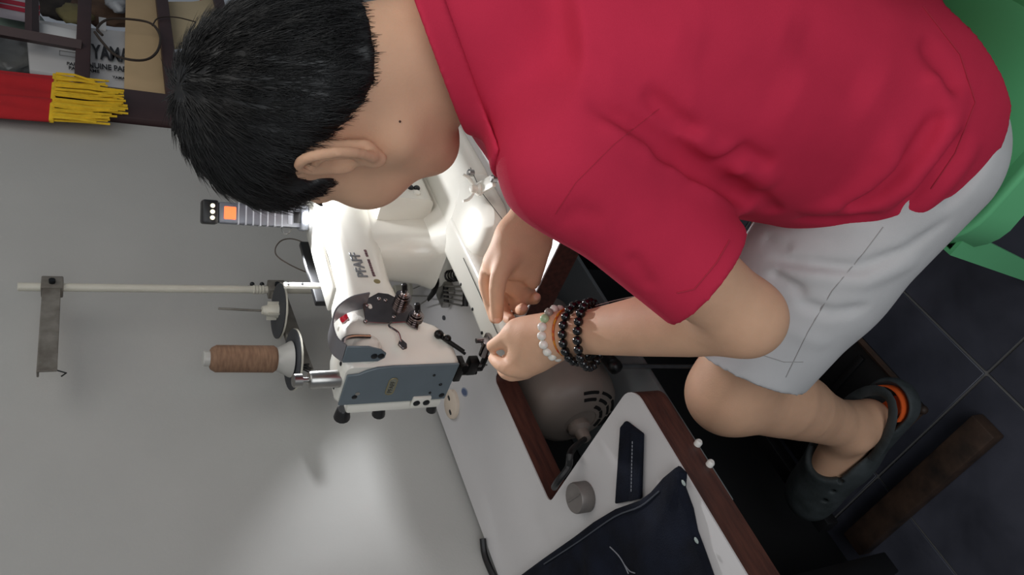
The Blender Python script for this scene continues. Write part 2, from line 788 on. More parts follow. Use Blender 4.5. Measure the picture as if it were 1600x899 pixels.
# grey shelf board under the table
bm = NB()
box(bm, (.85, .921, .497), (.90, .276, .010), bev=.003)
for x in (.40, 1.2):
    box(bm, (x + .012, 1.03, .61), (.02, .03, .216))
obj('shelf_board', bm, mat('grey_green_board', (140, 146, 146), .6, noise=.1, nscale=9), table)

# clutch motor
MOT = mat('taupe_enamel', (140, 128, 119), .45, noise=.15, nscale=14)
motor = thing('clutch_motor', 'taupe electric motor with slotted end cap hanging under the table cut-out', 'motor', (.72, .90, .46))
mc = np.array([.640, .885, .605])
bm = NB()
lathe(bm, mc, (1, 0, 0), [(.0, .002), (.030, .002), (.030, .0), (.052, .004), (.068, .012), (.079, .026), (.083, .045), (.083, .150), (.088, .152), (.088, .165), (.083, .168), (.080, .23), (.06, .245), (.0, .246)], 40, cap=False)
obj('housing', bm, MOT, motor, 50)
for ring_, (r0, r1) in enumerate(((.036, .043), (.050, .057), (.063, .069))):
    for k in range(3 if ring_ == 0 else 4):
        a0 = math.radians(-112 + k * 34)
        pts = [mc + np.array([.004 - .002 + (.0 if r0 < .05 else .004 + (r0 - .05) * .35), -math.cos(a0 + s * .44) * (r0 + r1) / 2, math.sin(a0 + s * .44) * (r0 + r1) / 2]) for s in (0, .25, .5, .75, 1)]
        bm = NB()
        tube(bm, pts, (r1 - r0) / 2, 6, hint=(1, 0, 0))
        obj('vent_slot', bm, mat('vent_black', (8, 8, 8), .9), motor)
bm = NB()
lathe(bm, mc + np.array([.004, .01, 0]), (-1, 0, 0), [(.020, 0), (.020, .012), (.013, .018), (.011, .034), (.006, .036)], 18)
obj('cable_gland', bm, MOT, motor)
bm = NB()
g0 = mc + np.array([-.028, .01, 0])
tube(bm, [g0, P(893, 705, 1.02), P(888, 730, 1.0), P(872, 752, 1.0), P(866, 762, 1.03)], .0048, 8, 6)
obj('cable', bm, mat('black_rubber', (16, 16, 17), .5), motor)
bm = NB()
box(bm, (.80, .90, .703), (.09, .12, .022), bev=.003)
box(bm, (.80, .90, .685), (.06, .05, .03), bev=.003)
obj('mounting_bracket', bm, MOT, motor)
bm = NB()
box(bm, (.735, .785, .585), (.075, .02, .055), bev=.004)
cyl(bm, (.70, .78, .575), (.66, .773, .575), .012, seg=14)
ball(bm, (.665, .772, .577), .013, 12)
obj('clutch_lever', bm, BLKP, motor)

# added black board, standing in for the shade below the table
bm = NB()
box(bm, (.52, 1.068, .352), (1.66, .010, .70), bev=.002)
tag(obj('shade_board', bm, mat('shade_black', (14, 14, 15), .8)), 'added black board standing in for the shade on the wall below the table', 'board')

# ------------------------------------------------------------------ sewing machine
CREAM = mat('cream_enamel', (232, 229, 218), .22, noise=.03, nscale=10, coat=.3)
GREYP = mat('blue_grey_plate', (98, 110, 117), .38, noise=.06, nscale=40)
DKM = mat('blackened_steel', (34, 32, 32), .35, metal=.7, noise=.2, nscale=60)
BRASS = mat('brass_line', (150, 138, 98), .4, metal=.4)
SCRW = mat('screw_dark', (38, 40, 42), .35, metal=.6)
mach = thing('sewing_machine', 'cream industrial sewing machine with a blue grey faceplate on the white table', 'sewing machine', (.95, .74, T))


def sec(x, y0, y1, z0, z1, r, n=5):
    w_, h_ = y1 - y0, z1 - z0
    return [np.array([x, (y0 + y1) / 2 + a, (z0 + z1) / 2 + b]) for a, b in rrect(w_, h_, min(r, w_ / 2.05, h_ / 2.05), n)]


def zsec(z, x0, x1, y0, y1, r, n=5):
    w_, h_ = x1 - x0, y1 - y0
    return [np.array([(x0 + x1) / 2 + a, (y0 + y1) / 2 + b, z]) for a, b in rrect(w_, h_, min(r, w_ / 2.05, h_ / 2.05), n)]


# base casting with its rounded front, and the free arm the work is pulled round
bm = NB()
loft(bm, [zsec(T + .0005, .945, 1.21, .612, .870, .030), zsec(T + .024, .945, 1.21, .612, .870, .030), zsec(T + .036, .952, 1.20, .622, .864, .034),
          zsec(T + .040, .965, 1.19, .640, .858, .036)])
loft(bm, [zsec(T + .0008, .852, 1.06, .614, .735, .030), zsec(T + .0232, .852, 1.06, .614, .735, .030), zsec(T + .0350, .862, 1.06, .6245, .730, .034),
          zsec(T + .0390, .880, 1.06, .643, .722, .036)])
obj('base', bm, CREAM, mach, 45)
bm = NB()
loft(bm, [sec(.692, .716, .780, T + .012, T + .034, .008), sec(.697, .709, .780, T + .006, T + .039, .011), sec(.78, .702, .772, T + .004, T + .040, .012), sec(.96, .698, .772, T + .002, T + .042, .014)])
obj('free_arm', bm, CREAM, mach, 45)
for y_ in (.727,):
    bm = NB()
    tube(bm, [(.70, y_, T + .0405), (.79, y_ - .004, T + .0415), (.87, y_ - .008, T + .043)], .0007, 4)
    obj('slide_plate_seam', bm, SCRW, mach)
for q in ((.74, .764), (.79, .760), (.85, .76), (.72, .75)):
    bm = NB()
    lathe(bm, (q[0], q[1], T + .0385), (0, 0, 1), [(.0028, 0), (.0028, .0026), (.002, .003)], 10)
    obj('screw', bm, SCRW, mach)
bm = NB()
cyl(bm, (.700, .742, T + .052), (.700, .772, T + .050), .0075, bev=.001)
cyl(bm, (.710, .748, T + .040), (.710, .750, T + .066), .004)
box(bm, (.712, .757, T + .044), (.02, .026, .008), bev=.002)
obj('edge_guide_roller', bm, CHROME, mach)
# pillar
bm = NB()
loft(bm, [zsec(T + .036, .935, 1.185, .715, .872, .040), zsec(T + .046, .940, 1.175, .735, .872, .042), zsec(T + .060, .945, 1.16, .755, .870, .042), zsec(T + .11, .948, 1.14, .762, .866, .042),
          zsec(T + .15, .944, 1.13, .764, .862, .040), zsec(T + .175, .93, 1.13, .766, .858, .036)])
obj('pillar', bm, CREAM, mach, 45)
# arm
bm = NB()
loft(bm, [sec(.770, .762, .856, .896, 1.016, .030), sec(.80, .763, .856, .905, 1.010, .030), sec(.87, .764, .856, .912, 1.003, .028), sec(.94, .764, .858, .908, 1.000, .028), sec(1.02, .762, .862, .900, 1.002, .03),
          sec(1.12, .762, .864, .890, 1.002, .03), sec(1.150, .772, .856, .90, .992, .03)])
obj('arm', bm, CREAM, mach, 45)
bm = NB()
box(bm, (.985, .815, 1.0035), (.23, .052, .006), bev=.002)
obj('top_cover', bm, CREAM, mach)
# needle head
bm = NB()
loft(bm, [sec(.684, .772, .848, .856, 1.028, .010), sec(.690, .767, .852, .853, 1.032, .014), sec(.715, .762, .853, .853, 1.032, .018), sec(.735, .757, .853, .858, 1.030, .02), sec(.752, .757, .853, .866, 1.027, .022),
          sec(.772, .762, .853, .890, 1.018, .024), sec(.79, .765, .853, .90, 1.012, .024)])
obj('needle_head', bm, CREAM, mach, 45)
bm = NB()
ell_ = Matrix.Rotation(math.radians(18), 4, 'Y')
ball(bm, (.715, .766, .995), .03, 20, (.95, .45, .75), ell_)
obj('cam_cover', bm, CREAM, mach)
# faceplate (faces the camera side), badge, screws
X0 = .6835
fp = [(-.8475, 1.026), (-.8475, .858), (-.768, .858), (-.768, .962), (-.770, .985), (-.776, 1.000), (-.782, 1.010), (-.784, 1.026)]
bm = NB()
prism(bm, fp, (X0, 0, 0), (0, -1, 0), (0, 0, 1), .004, .0008, 1)
face_o = obj('faceplate', bm, GREYP, mach, 35)
bc = np.array([X0 - .0048, .810, .955])
bm = NB()
ro = rrect(.036, .0125, .006, 5)
tube(bm, [bc + np.array([0, -a, b]) for a, b in ro], .0007, 5, closed=True, hint=(1, 0, 0))
badge = obj('badge_outline', bm, BRASS, face_o)
bm = NB()
prism(bm, rrect(.0355, .012, .0055), bc + np.array([.0006, 0, 0]), (0, -1, 0), (0, 0, 1), .0004)
obj('badge', bm, mat('badge_olive', (122, 122, 108), .5), face_o)
text('badge_lettering', 'PFAFF', .0098, bc + np.array([-.0001, .0142, -.0035]), (0, -1, 0), (0, 0, 1), mat('letter_dark', (58, 56, 48), .5), face_o, .0002)
for y_, z_, r_ in ((.830, 1.006, .0042), (.790, .893, .0022), (.812, .876, .0028), (.830, .888, .0022), (.838, .866, .0048)):
    bm = NB()
    lathe(bm, (X0 - .0035, y_, z_), (-1, 0, 0), [(r_, 0), (r_, .0012), (r_ * .7, .002)], 14)
    obj('screw', bm, SCRW, face_o)
bm = NB()
lathe(bm, (X0 - .0035, .823, 1.003), (-1, 0, 0), [(.0036, 0), (.0036, .001)], 12)
obj('screw', bm, STEEL, face_o)
# cream bracket at the back edge of the faceplate with black knobs
bm = NB()
box(bm, (.690, .862, .935), (.016, .018, .150), bev=.003)
br_o = obj('lifter_bracket', bm, CREAM, mach)
bm = NB()
box(bm, (.6785, .848, .898), (.006, .022, .030), bev=.002)
obj('bracket_tab', bm, CREAM, br_o)
for z_ in (.906, .890):
    bm = NB()
    lathe(bm, (.6755, .848, z_), (-1, 0, 0), [(.0055, 0), (.0055, .0015), (.004, .0025)], 14)
    obj('screw', bm, SCRW, br_o)
for z_, s_ in ((1.012, 1.2), (.955, 1.0), (.868, .8)):
    bm = NB()
    cyl(bm, (.690, .868, z_), (.690, .885 + .004 * s_, z_ - .002), .008 * s_, .0105 * s_, 14, .002)
    obj('lever_knob', bm, BLKP, br_o)
# pressure screw on top
bm = NB()
lathe(bm, (.695, .806, 1.030), (0, 0, 1), [(.0125, 0), (.0125, .040), (.011, .043), (.004, .044), (.004, .052), (.0095, .053), (.0095, .064), (.007, .066)], 22)
obj('pressure_screw', bm, STEEL, mach)
for q in ((.70, .78), (.72, .835), (.70, .83)):
    bm = NB()
    lathe(bm, (q[0], q[1], 1.0305), (0, 0, 1), [(.0035, 0), (.0035, .002), (.002, .003)], 10)
    obj('screw', bm, SCRW, mach)
# take-up guard: a bent grey strip in front of the head
bm = NB()
gp = smooth_path([(.797, .978), (.787, 1.008), (.764, 1.034), (.734, 1.046), (.706, 1.046), (.690, 1.036)], 5)
rgs = []
for i, q in enumerate(gp):
    a_ = gp[max(i - 1, 0)]
    b_ = gp[min(i + 1, len(gp) - 1)]
    t_ = (b_ - a_).normalized()
    n_ = Vector((-t_[1], t_[0]))
    rgs.append([(q[0] + n_[0] * o * .0012, y_, q[1] + n_[1] * o * .0012) for o, y_ in ((1, .732), (1, .764), (-1, .764), (-1, .732))])
loft(bm, rgs)
guard = obj('take_up_guard', bm, mat('grey_metal_strip', (132, 130, 134), .35, metal=.5), mach, 40)
bm = NB()
prism(bm, [(-.764, 1.036), (-.764, .985), (-.757, .976), (-.748, .976), (-.740, .985), (-.733, 1.005), (-.732, 1.036)], (.690, 0, 0), (0, -1, 0), (0, 0, 1), .003, .0008, 1)
obj('guard_plate', bm, GREYP, guard)
for z_ in (.993, .983):
    bm = NB()
    lathe(bm, (.6875, .752, z_), (-1, 0, 0), [(.0048, 0), (.0048, .0016), (.0035, .0024)], 14)
    obj('screw', bm, SCRW, guard)
bm = NB()
tube(bm, [(.725, .752, .99), (.722, .748, 1.015), (.716, .746, 1.03), (.708, .747, 1.034)], .0032, 8, 4)
obj('take_up_lever', bm, CHROME, guard)
# thread tension plate with two tension units, hooks
pl = [ony(*q, .7555) for q in ((566, 478), (575, 468), (590, 460), (606, 462), (618, 468), (642, 480), (656, 500), (652, 518), (640, 512), (632, 506), (600, 508), (570, 506))]
bm = NB()
prism(bm, [(q[0], q[2]) for q in pl][::1], (0, .7545, 0), (1, 0, 0), (0, 0, 1), .003, .0008, 1)
tp = obj('tension_plate', bm, CHROME, mach, 35)
for (px, py), r_, n_ in (((628, 470), .0125, 5), ((649, 498), .0120, 4)):
    c_ = ony(px, py, .75)
    bm = NB()
    pr = [(.004, 0)]
    hh = 0.0
    for k in range(n_):
        pr += [(r_ * (.75 if k == n_ - 1 else 1.0), hh), (r_ * (.75 if k == n_ - 1 else 1.0), hh + .0018), (r_ * .55, hh + .002), (r_ * .55, hh + .0035)]
        hh += .0036
    pr += [(.004, hh + .002), (.003, hh + .008)]
    lathe(bm, (c_[0], .752, c_[2]), (0, -1, 0), pr, 20)
    obj('tension_discs', bm, CHROME, tp, 50)
    bm = NB()
    cyl(bm, (c_[0], .752 - hh, c_[2]), (c_[0] + .004, .752 - hh - .015, c_[2] + .003), .0045, seg=12, bev=.001)
    obj('tension_knob', bm, DKM, tp)
for px, py in ((573, 478), (592, 468), (602, 470), (571, 503), (615, 496)):
    c_ = ony(px, py, .752)
    bm = NB()
    ball(bm, c_, .0036, 10)
    obj('stud', bm, CHROME, tp)
c_ = ony(578, 479, .7515)
bm = NB()
prism(bm, rrect(.010, .006, .0029), (c_[0], .7515, c_[2]), (1, 0, 0), (0, 0, 1), .0006)
obj('plate_window', bm, CREAM, tp)
a_, b_, d_ = ony(612, 503, .748), ony(622, 520, .742), ony(628, 540, .752)
bm = NB()
tube(bm, [a_, ony(608, 510, .742), b_, d_], .0016, 8, 5)
obj('thread_hook', bm, CHROME, tp)
bm = NB()
prism(bm, [(.012, 0), (0, .007), (-.010, .002), (-.008, -.005), (.0, -.007)], d_, (1, 0, 0), (0, 0, 1), .004, .0008, 1)
obj('thread_guide', bm, CHROME, mach)
# links, needle bar, presser bar, foot
bm = NB()
for d0 in (0, .006):
    tube(bm, [(.726 - d0, .752, .880), (.706 - d0, .768, .842)], .0024, 6)
ball(bm, (.727, .752, .882), .0075, 10)
ball(bm, (.716, .750, .872), .006, 10)
obj('lifter_link', bm, DKM, mach)
bm = NB()
cyl(bm, (.700, .795, .86), (.700, .795, .800), .0042, seg=12)
cyl(bm, (.700, .795, .806), (.700, .795, .795), .0016, seg=8)
obj('needle_bar', bm, STEEL, mach)
bm = NB()
cyl(bm, (.702, .812, .86), (.702, .812, .808), .0052, seg=12)
obj('presser_bar', bm, DKM, mach)
bm = NB()
box(bm, (.699, .800, .845), (.022, .038, .012), bev=.002)
box(bm, (.700, .795, .822), (.016, .03, .016), bev=.002)
cyl(bm, (.688, .782, .846), (.678, .778, .846), .006, seg=10)
obj('clamp_block', bm, DKM, mach)
bm = NB()
box(bm, (.700, .786, .804), (.012, .034, .004), bev=.0012)
box(bm, (.700, .800, .811), (.010, .010, .016), bev=.0015)
obj('presser_foot', bm, DKM, mach)
# lettering on the arm, red button, sight glass hole
text('arm_lettering', 'PFAFF', .0235, (.866, .7628, .957), (1, 0, 0.03), (0, 0, 1), mat('letter_grey', (120, 122, 124), .5), mach, .0008, .0003)
bm = NB()
for k in range(11):
    if k == 7:
        continue
    box(bm, (.872 + k * .0061, .7632, .946), (.0046, .001, .004), Matrix.Rotation(.3 * ((k * 37) % 5 - 2) * .3, 4, 'Y'))
obj('small_print', bm, mat('letter_maroon', (96, 68, 72), .6), mach)
bm = NB()
lathe(bm, (.858, .7645, .944), (0, -1, 0), [(.0055, 0), (.0055, .001), (.004, .0016)], 14)
obj('gold_emblem', bm, BRASS, mach)
p_ = ony(538, 495, .772)
bm = NB()
ball(bm, (p_[0], .775, 1.010), .008, 14, (1.2, 1, .8))
obj('red_button', bm, mat('red_button', (205, 22, 48), .35), mach)
p_ = ony(571, 350, .764)
bm = NB()
lathe(bm, (1.005, .7635, .945), (0, -1, 0), [(.004, 0), (.004, .001)], 12)
obj('screw_hole', bm, SCRW, mach)
# control panel on the pillar: black rubber strip, buttons, knobs
bm = NB()
loft(bm, [sec(1.02, .712, .80, T + .05, T + .145, .012), sec(1.16, .708, .80, T + .05, T + .145, .012)])
pan = obj('regulator_housing', bm, CREAM, mach, 45)
bm = NB()
box(bm, (1.075, .7125, T + .115), (.022, .006, .042), bev=.002)
for k in range(6):
    box(bm, (1.075, .709, T + .098 + k * .0068), (.018, .003, .003))
obj('rubber_strip', bm, BLKP, pan)
for q in ((1.05, .088), (1.05, .076), (1.10, .135)):
    bm = NB()
    lathe(bm, (q[0], .7115, T + q[1]), (0, -1, 0), [(.0058, 0), (.0058, .003), (.004, .005)], 14)
    obj('button', bm, SCRW, pan)
for q in ((1.035, .080), (1.13, .07), (1.09, .062)):
    bm = NB()
    lathe(bm, (q[0], .7115, T + q[1]), (0, -1, 0), [(.0062, 0), (.0062, .004), (.003, .006)], 14)
    obj('button', bm, CREAM, pan)
# wing nut clamp on the base
wn = onz(750, 296, T + .045)
bm = NB()
box(bm, wn + np.array([-.012, -.018, -.001]), (.050, .020, .006), Matrix.Rotation(math.radians(50), 4, 'Z'), bev=.0015)
cl = obj('clamp_plate', bm, CREAM, mach)
bm = NB()
lathe(bm, wn + np.array([0, 0, -.001]), (0, 0, 1), [(.011, 0), (.011, .005), (.007, .008), (.006, .017), (.003, .019)], 18)
for s_ in (-1, 1):
    tube(bm, [wn + np.array([s_ * .004, -s_ * .004, .011]), wn + np.array([s_ * .012, -s_ * .012, .020]), wn + np.array([s_ * .015, -s_ * .015, .030])], [.004, .0055, .0035], 8, 3, flat=.5)
obj('wing_nut', bm, CREAM, cl)
for dx, dy in ((-.028, -.040), (.045, .0)):
    bm = NB()
    lathe(bm, wn + np.array([dx, dy, -.004]), (0, 0, 1), [(.006, 0), (.006, .008), (.004, .010)], 14)
    obj('screw', bm, STEEL, cl)
sm = [onz(q[0], q[1], T + .0415) for q in ((735, 262), (752, 300), (775, 330), (792, 352))]
bm = NB()
tube(bm, [q for q in sm], .0007, 4)
obj('base_seam', bm, SCRW, mach)
# hand wheel at the right end
bm = NB()
lathe(bm, (1.150, .815, .945), (1, 0, 0), [(.012, 0), (.012, .03), (.042, .034), (.052, .040), (.052, .062), (.042, .066), (.014, .064)], 28)
obj('hand_wheel', bm, BLKP, mach)
# back plate and upright thread pin on the arm
bm = NB()
box(bm, (.995, .868, .985), (.16, .012, .055), bev=.003)
obj('back_plate', bm, BLKP, mach)
q0 = P(520, 438, 1.30)
bm = NB()
box(bm, (.935, .845, 1.032), (.010, .006, .066), bev=.001)
tp2 = obj('thread_pin', bm, CREAM, mach)
for z_ in (1.058, 1.035):
    bm = NB()
    cyl(bm, (.935, .8415, z_), (.935, .840, z_), .0022, seg=10)
    obj('eyelet', bm, SCRW, tp2)
for x_, z_ in ((.79, .99), (.84, .985), (.975, .992)):
    bm = NB()
    lathe(bm, (x_, .8, 1.002 + (.008 if x_ < .8 else 0)), (0, 0, 1), [(.005, 0), (.005, .003), (.003, .004)], 12)
    obj('screw', bm, CREAM, mach)

# ------------------------------------------------------------------ thread stand with one spool
IVORY = mat('ivory_tube', (196, 192, 178), .45, noise=.1, nscale=30)
WORN = mat('worn_grey_steel', (128, 124, 116), .55, rgb2=(96, 90, 82), nscale=40, metal=.3, bump=.2, bscale=150)
DISC = mat('dark_disc', (52, 54, 58), .6, noise=.1)
SX, SY = 1.097, 1.003
stand = thing('thread_stand', 'two-arm thread stand with white pole on the table by the wall', 'thread stand', (SX, SY, T))
bm = NB()
cyl(bm, (SX, SY, T), (SX, SY, 1.447), .0072, seg=18, bev=.001)
lathe(bm, (SX, SY, T), (0, 0, 1), [(.028, 0), (.028, .006), (.014, .009), (.013, .03), (.008, .031)], 22)
obj('pole', bm, IVORY, stand)
for k in range(4):
    bm = NB()
    lathe(bm, (SX, SY, 1.052 + k * .0055), (0, 0, 1), [(.0074, 0), (.0086, .001), (.0086, .0035), (.0074, .0045)], 16)
    obj('pole_ring', bm, IVORY, stand)
bm = NB()
box(bm, (SX + .006, SY + .004, 1.064), (.010, .010, .036), bev=.001)
cl = obj('pole_clip', bm, WORN, stand)
for z_ in (1.055, 1.073):
    bm = NB()
    ball(bm, (SX + .012, SY - .003, z_), .0045, 10)
    obj('screw', bm, SCRW, cl)


def stand_arm(z0, z1, x1, name):
    d = math.atan2(z1 - z0, x1 - SX)
    L = math.hypot(x1 - SX - .012, z1 - z0)
    bm = NB()
    rot = Matrix.Rotation(math.atan2(z0 - z1, -(SX - x1)) + PI, 4, 'Y')
    cx, cz = (SX + .012 + x1) / 2, (z0 + z1) / 2
    box(bm, (cx, SY - .009, cz), (L, .003, .026), rot, bev=.0008, seg=1)
    box(bm, (cx, SY - .003, cz + .0125), (L, .013, .003), rot, bev=.0008, seg=1)
    a = obj(name, bm, WORN, stand)
    bm = NB()
    box(bm, (SX, SY - .001, z0), (.030, .024, .032), bev=.002)
    k = obj('clamp', bm, WORN, a)
    bm = NB()
    cyl(bm, (SX - .002, SY - .012, z0), (SX - .002, SY - .019, z0), .005, seg=12)
    obj('screw', bm, SCRW, k)
    return a


up_ = stand_arm(1.398, 1.397, .898, 'guide_arm')
bm = NB()
tube(bm, [(.903, SY - .006, 1.385), (.893, SY - .010, 1.372), (.885, SY - .012, 1.378)], .0012, 6)
obj('thread_eye', bm, SCRW, up_)
lo_ = stand_arm(1.030, 1.012, .880, 'spool_arm')
for x_, z_, r_ in ((1.020, 1.036, .052), (.898, 1.030, .054)):
    c0 = (x_, SY - .018, z_)
    tilt = (.0, -.06, 1)
    bm = NB()
    lathe(bm, c0, tilt, [(.004, -.014), (.012, -.012), (.020, -.002), (r_, 0), (r_, .003), (r_ - .004, .003)], 36)
    obj('disc_underside', bm, IVORY, lo_, 50)
    bm = NB()
    lathe(bm, np.array(c0) + np.array([0, 0, .003]), tilt, [(r_ - .001, 0), (r_ - .0005, .0018), (r_ - .003, .0022), (.014, .0022)], 36)
    obj('disc_felt', bm, DISC, lo_, 50)
    bm = NB()
    lathe(bm, np.array(c0) + np.array([0, 0, .005]), tilt, [(.014, 0), (.012, .004), (.010, .020), (.0075, .028), (.003, .029)], 20)
    for k in range(4):
        a = PI / 2 * k + .4
        box(bm, np.array(c0) + np.array([.013 * math.cos(a), .013 * math.sin(a), .014]), (.010, .002, .020), a)
    obj('spool_seat', bm, IVORY, lo_)
    bm = NB()
    cyl(bm, np.array(c0) + np.array([0, 0, .028]), np.array(c0) + np.array([0, -.006, .108]), .0022, seg=10)
    obj('spool_pin', bm, WORN, lo_)
for k in range(5):
    bm = NB()
    tube(bm, [(.872 + .003 * k, SY - .020 - .002 * (k % 2), 1.020), (.868 + .005 * k, SY - .016, 1.008 - .002 * (k % 3))], .0012, 5)
    obj('screw', bm, SCRW, lo_)

spool = thing('thread_spool', 'brown thread spool standing on the stand by the wall', 'thread spool', (.898, SY - .018, 1.043))
bm = NB()
sb = np.array([.898, SY - .019, 1.0365])
lathe(bm, sb, (0, -.06, 1), [(.0165, .0), (.032, .001), (.031, .004), (.026, .012), (.021, .022), (.0205, .026)], 30)
obj('plastic_foot', bm, mat('translucent_white', (176, 174, 168), .35), spool, 50)
bm = NB()
pr = [(.0175, .024)]
for k in range(46):
    z_ = .026 + k * .0023
    rr = .0235 - .0006 * (k / 46)
    rr -= max(0, (2 - k) * .0016) + max(0, (k - 42) * .0013)
    pr += [(rr, z_), (rr - .0005, z_ + .00115)]
pr.append((.012, .134))
lathe(bm, sb, (0, -.06, 1), pr, 30)
obj('wound_thread', bm, mat('brown_thread', (140, 108, 84), .75, rgb2=(116, 86, 66), nscale=60, stretch=(1, 1, 6), bump=.4, bscale=900), spool, 60)
bm = NB()
lathe(bm, sb + np.array([0, -.008, .132]), (0, -.06, 1), [(.013, 0), (.0125, .010), (.011, .0115), (.005, .0118)], 20)
obj('plastic_tip', bm, mat('translucent_white', (205, 203, 196), .35), spool)

# ------------------------------------------------------------------ rechargeable work light standing on the arm
LB = np.array([1.080, .815, 1.0070])
lamp = thing('work_light', 'slim ribbed work light glowing on top of the sewing machine', 'work light', LB)
GRM = mat('grey_ribbed_plastic', (120, 122, 130), .35, metal=.3)
lax = Vector((-.01, -.02, 1)).normalized()
nrm_l = Vector((-.743, -.669, 0))
sd_l = lax.cross(nrm_l).normalized()
nrm_l = sd_l.cross(lax).normalized()


def lbox(name, h0, h1, w_, d_, m, off=0.0, bev=.002, parent=None, side=0.0):
    bm = NB()
    rot = Matrix((sd_l, nrm_l, lax)).transposed().to_4x4()
    c = Vector(LB) + lax * ((h0 + h1) / 2) + nrm_l * off + sd_l * side
    box(bm, c, (w_, d_, h1 - h0), rot, bev=bev)
    return obj(name, bm, m, parent or lamp)


lbody = lbox('housing', .012, .150, .036, .022, GRM, bev=.004)
lbox('head_cap', .150, .176, .040, .026, BLKP, bev=.004)
lbox('foot', .0, .014, .044, .030, mat('clear_grey_plastic', (170, 174, 182), .25), bev=.004)
RIB = mat('pale_rib', (196, 198, 206), .3)
for k in range(7):
    lbox('grip_rib', .045 + k * .0120, .0475 + k * .0120, .0375, .0235, RIB, bev=.0006, parent=lbody)
lbox('socket', .014, .026, .020, .0245, BLKP, bev=.001, parent=lbody)
lbox('status_panel', .028, .036, .026, .0235, RIB, bev=.001, parent=lbody)
lbox('button_lens', .122, .142, .022, .0242, emit('warm_glow', (255, 104, 58), 1.8), bev=.002, parent=lbody)
for k in (-1, 0, 1):
    p_ = Vector(LB) + lax * .160 + nrm_l * .0132 + sd_l * (.010 * k)
    bm = NB()
    ball(bm, p_, .0038, 12)
    obj('led', bm, emit('led_lens_%d' % (k + 1), (245, 238, 210), 1.2), lbody)
bm = NB()
hk = Vector(LB) + lax * .045 - sd_l * .017
tube(bm, [hk, hk - sd_l * .010 - lax * .004, hk - sd_l * .012 - lax * .012, hk - sd_l * .002 - lax * .018], .0014, 6, 4)
obj('hook', bm, STEEL, lbody)
# its lens at the foot throws the light down on the machine and over the table
lens = Vector(LB) + lax * .006 + nrm_l * .020 + sd_l * .0
bm = NB()
box(bm, Vector(LB) + lax * .006 + nrm_l * .0152, (.020, .004, .008), Matrix((sd_l, nrm_l, lax)).transposed().to_4x4(), bev=.001)
obj('lens', bm, emit('lamp_lens', (240, 244, 255), 30.0), lamp)
for nm, off, aim, en, ang, bl in (('work_light_beam', Vector((-.035, -.02, .05)), Vector((-1, -.03, -.42)), 11.0, 100, .5),
                                  ('work_light_spill', Vector((-.01, -.060, .03)), Vector((-.45, -.25, -1)), 2.6, 120, .6),
                                  ('work_light_wall', Vector((-.04, .065, .03)), Vector((-.80, .16, -.80)), .9, 90, .7)):
    ld = bpy.data.lights.new(nm, 'SPOT')
    ld.energy, ld.color = en, (.93, .95, 1.0)
    ld.spot_size, ld.spot_blend = math.radians(ang), bl
    ld.shadow_soft_size = .012
    lo = bpy.data.objects.new(nm, ld)
    COL.objects.link(lo)
    lo.location = Vector(LB) + off
    lo.rotation_euler = aim.to_track_quat('-Z', 'Y').to_euler()

# ------------------------------------------------------------------ small things on and behind the table
bm = NB()
tube(bm, [ony(*q, .93) for q in ((512, 436), (470, 422), (437, 404), (430, 390), (440, 376), (460, 374), (485, 386), (508, 410))], .0013, 6, 6)
tag(obj('wire_loop', bm, mat('brown_wire', (92, 82, 74), .5)), 'thin brown wire loop sticking up behind the machine arm', 'wire')
bm = NB()
tube(bm, [onz(754, 842, T + .006), onz(757, 866, T + .006), onz(765, 888, T + .006), onz(778, 915, T + .006)], .0055, 8, 5)
tag(obj('power_cable', bm, mat('black_rubber', (16, 16, 17), .5)), 'black cable lying along the back edge of the table', 'cable')
dc = onz(705, 632, T + .004)
bm = NB()
lathe(bm, (dc[0], dc[1], T), (0, 0, 1), [(.027, 0), (.027, .005), (.025, .007), (.0, .0072)], 32, cap=False)
dk = thing('round_plate', 'beige round plastic disc with two slots lying behind the faceplate', 'disc', (dc[0], dc[1], T))
obj('disc', bm, mat('beige_plastic', (206, 190, 172), .5), dk, 50)
for dx, dy in ((.010, -.006), (-.012, .008)):
    bm = NB()
    prism(bm, rrect(.011, .006, .0029), (dc[0] + dx, dc[1] + dy, T + .0072), (1, 0, 0), (0, 1, 0), .0006)
    obj('slot', bm, SCRW, dk)
sc_ = onz(726, 613, T)
bm = NB()
prism(bm, [(.013 * math.cos(a * PI / 12), .008 * math.sin(a * PI / 12)) for a in range(24)], (sc_[0], sc_[1], T + .0002), (.8, .6, 0), (-.6, .8, 0), .0004)
stk = thing('oval_sticker', 'small oval blue and grey sticker on the white table top', 'sticker', (sc_[0], sc_[1], T))
obj('sticker_back', bm, mat('sticker_grey', (140, 146, 160), .5), stk)
bm = NB()
prism(bm, [(.010 * math.cos(a * PI / 12), .0055 * math.sin(a * PI / 12)) for a in range(24)], (sc_[0], sc_[1], T + .0006), (.8, .6, 0), (-.6, .8, 0), .0003)
obj('sticker_face', bm, mat('sticker_blue', (74, 88, 120), .5), stk)
for px, py in ((694, 497),):
    bm = NB()
    c_ = onz(px, py, T)
    prism(bm, [(.007 * math.cos(a * PI / 8), .0045 * math.sin(a * PI / 8)) for a in range(16)], (c_[0], c_[1], T + .0002), (.8, .6, 0), (-.6, .8, 0), .001)
    tag(obj('felt_dot', bm, DISC), 'small dark oval felt pad on the white table top', 'pad')

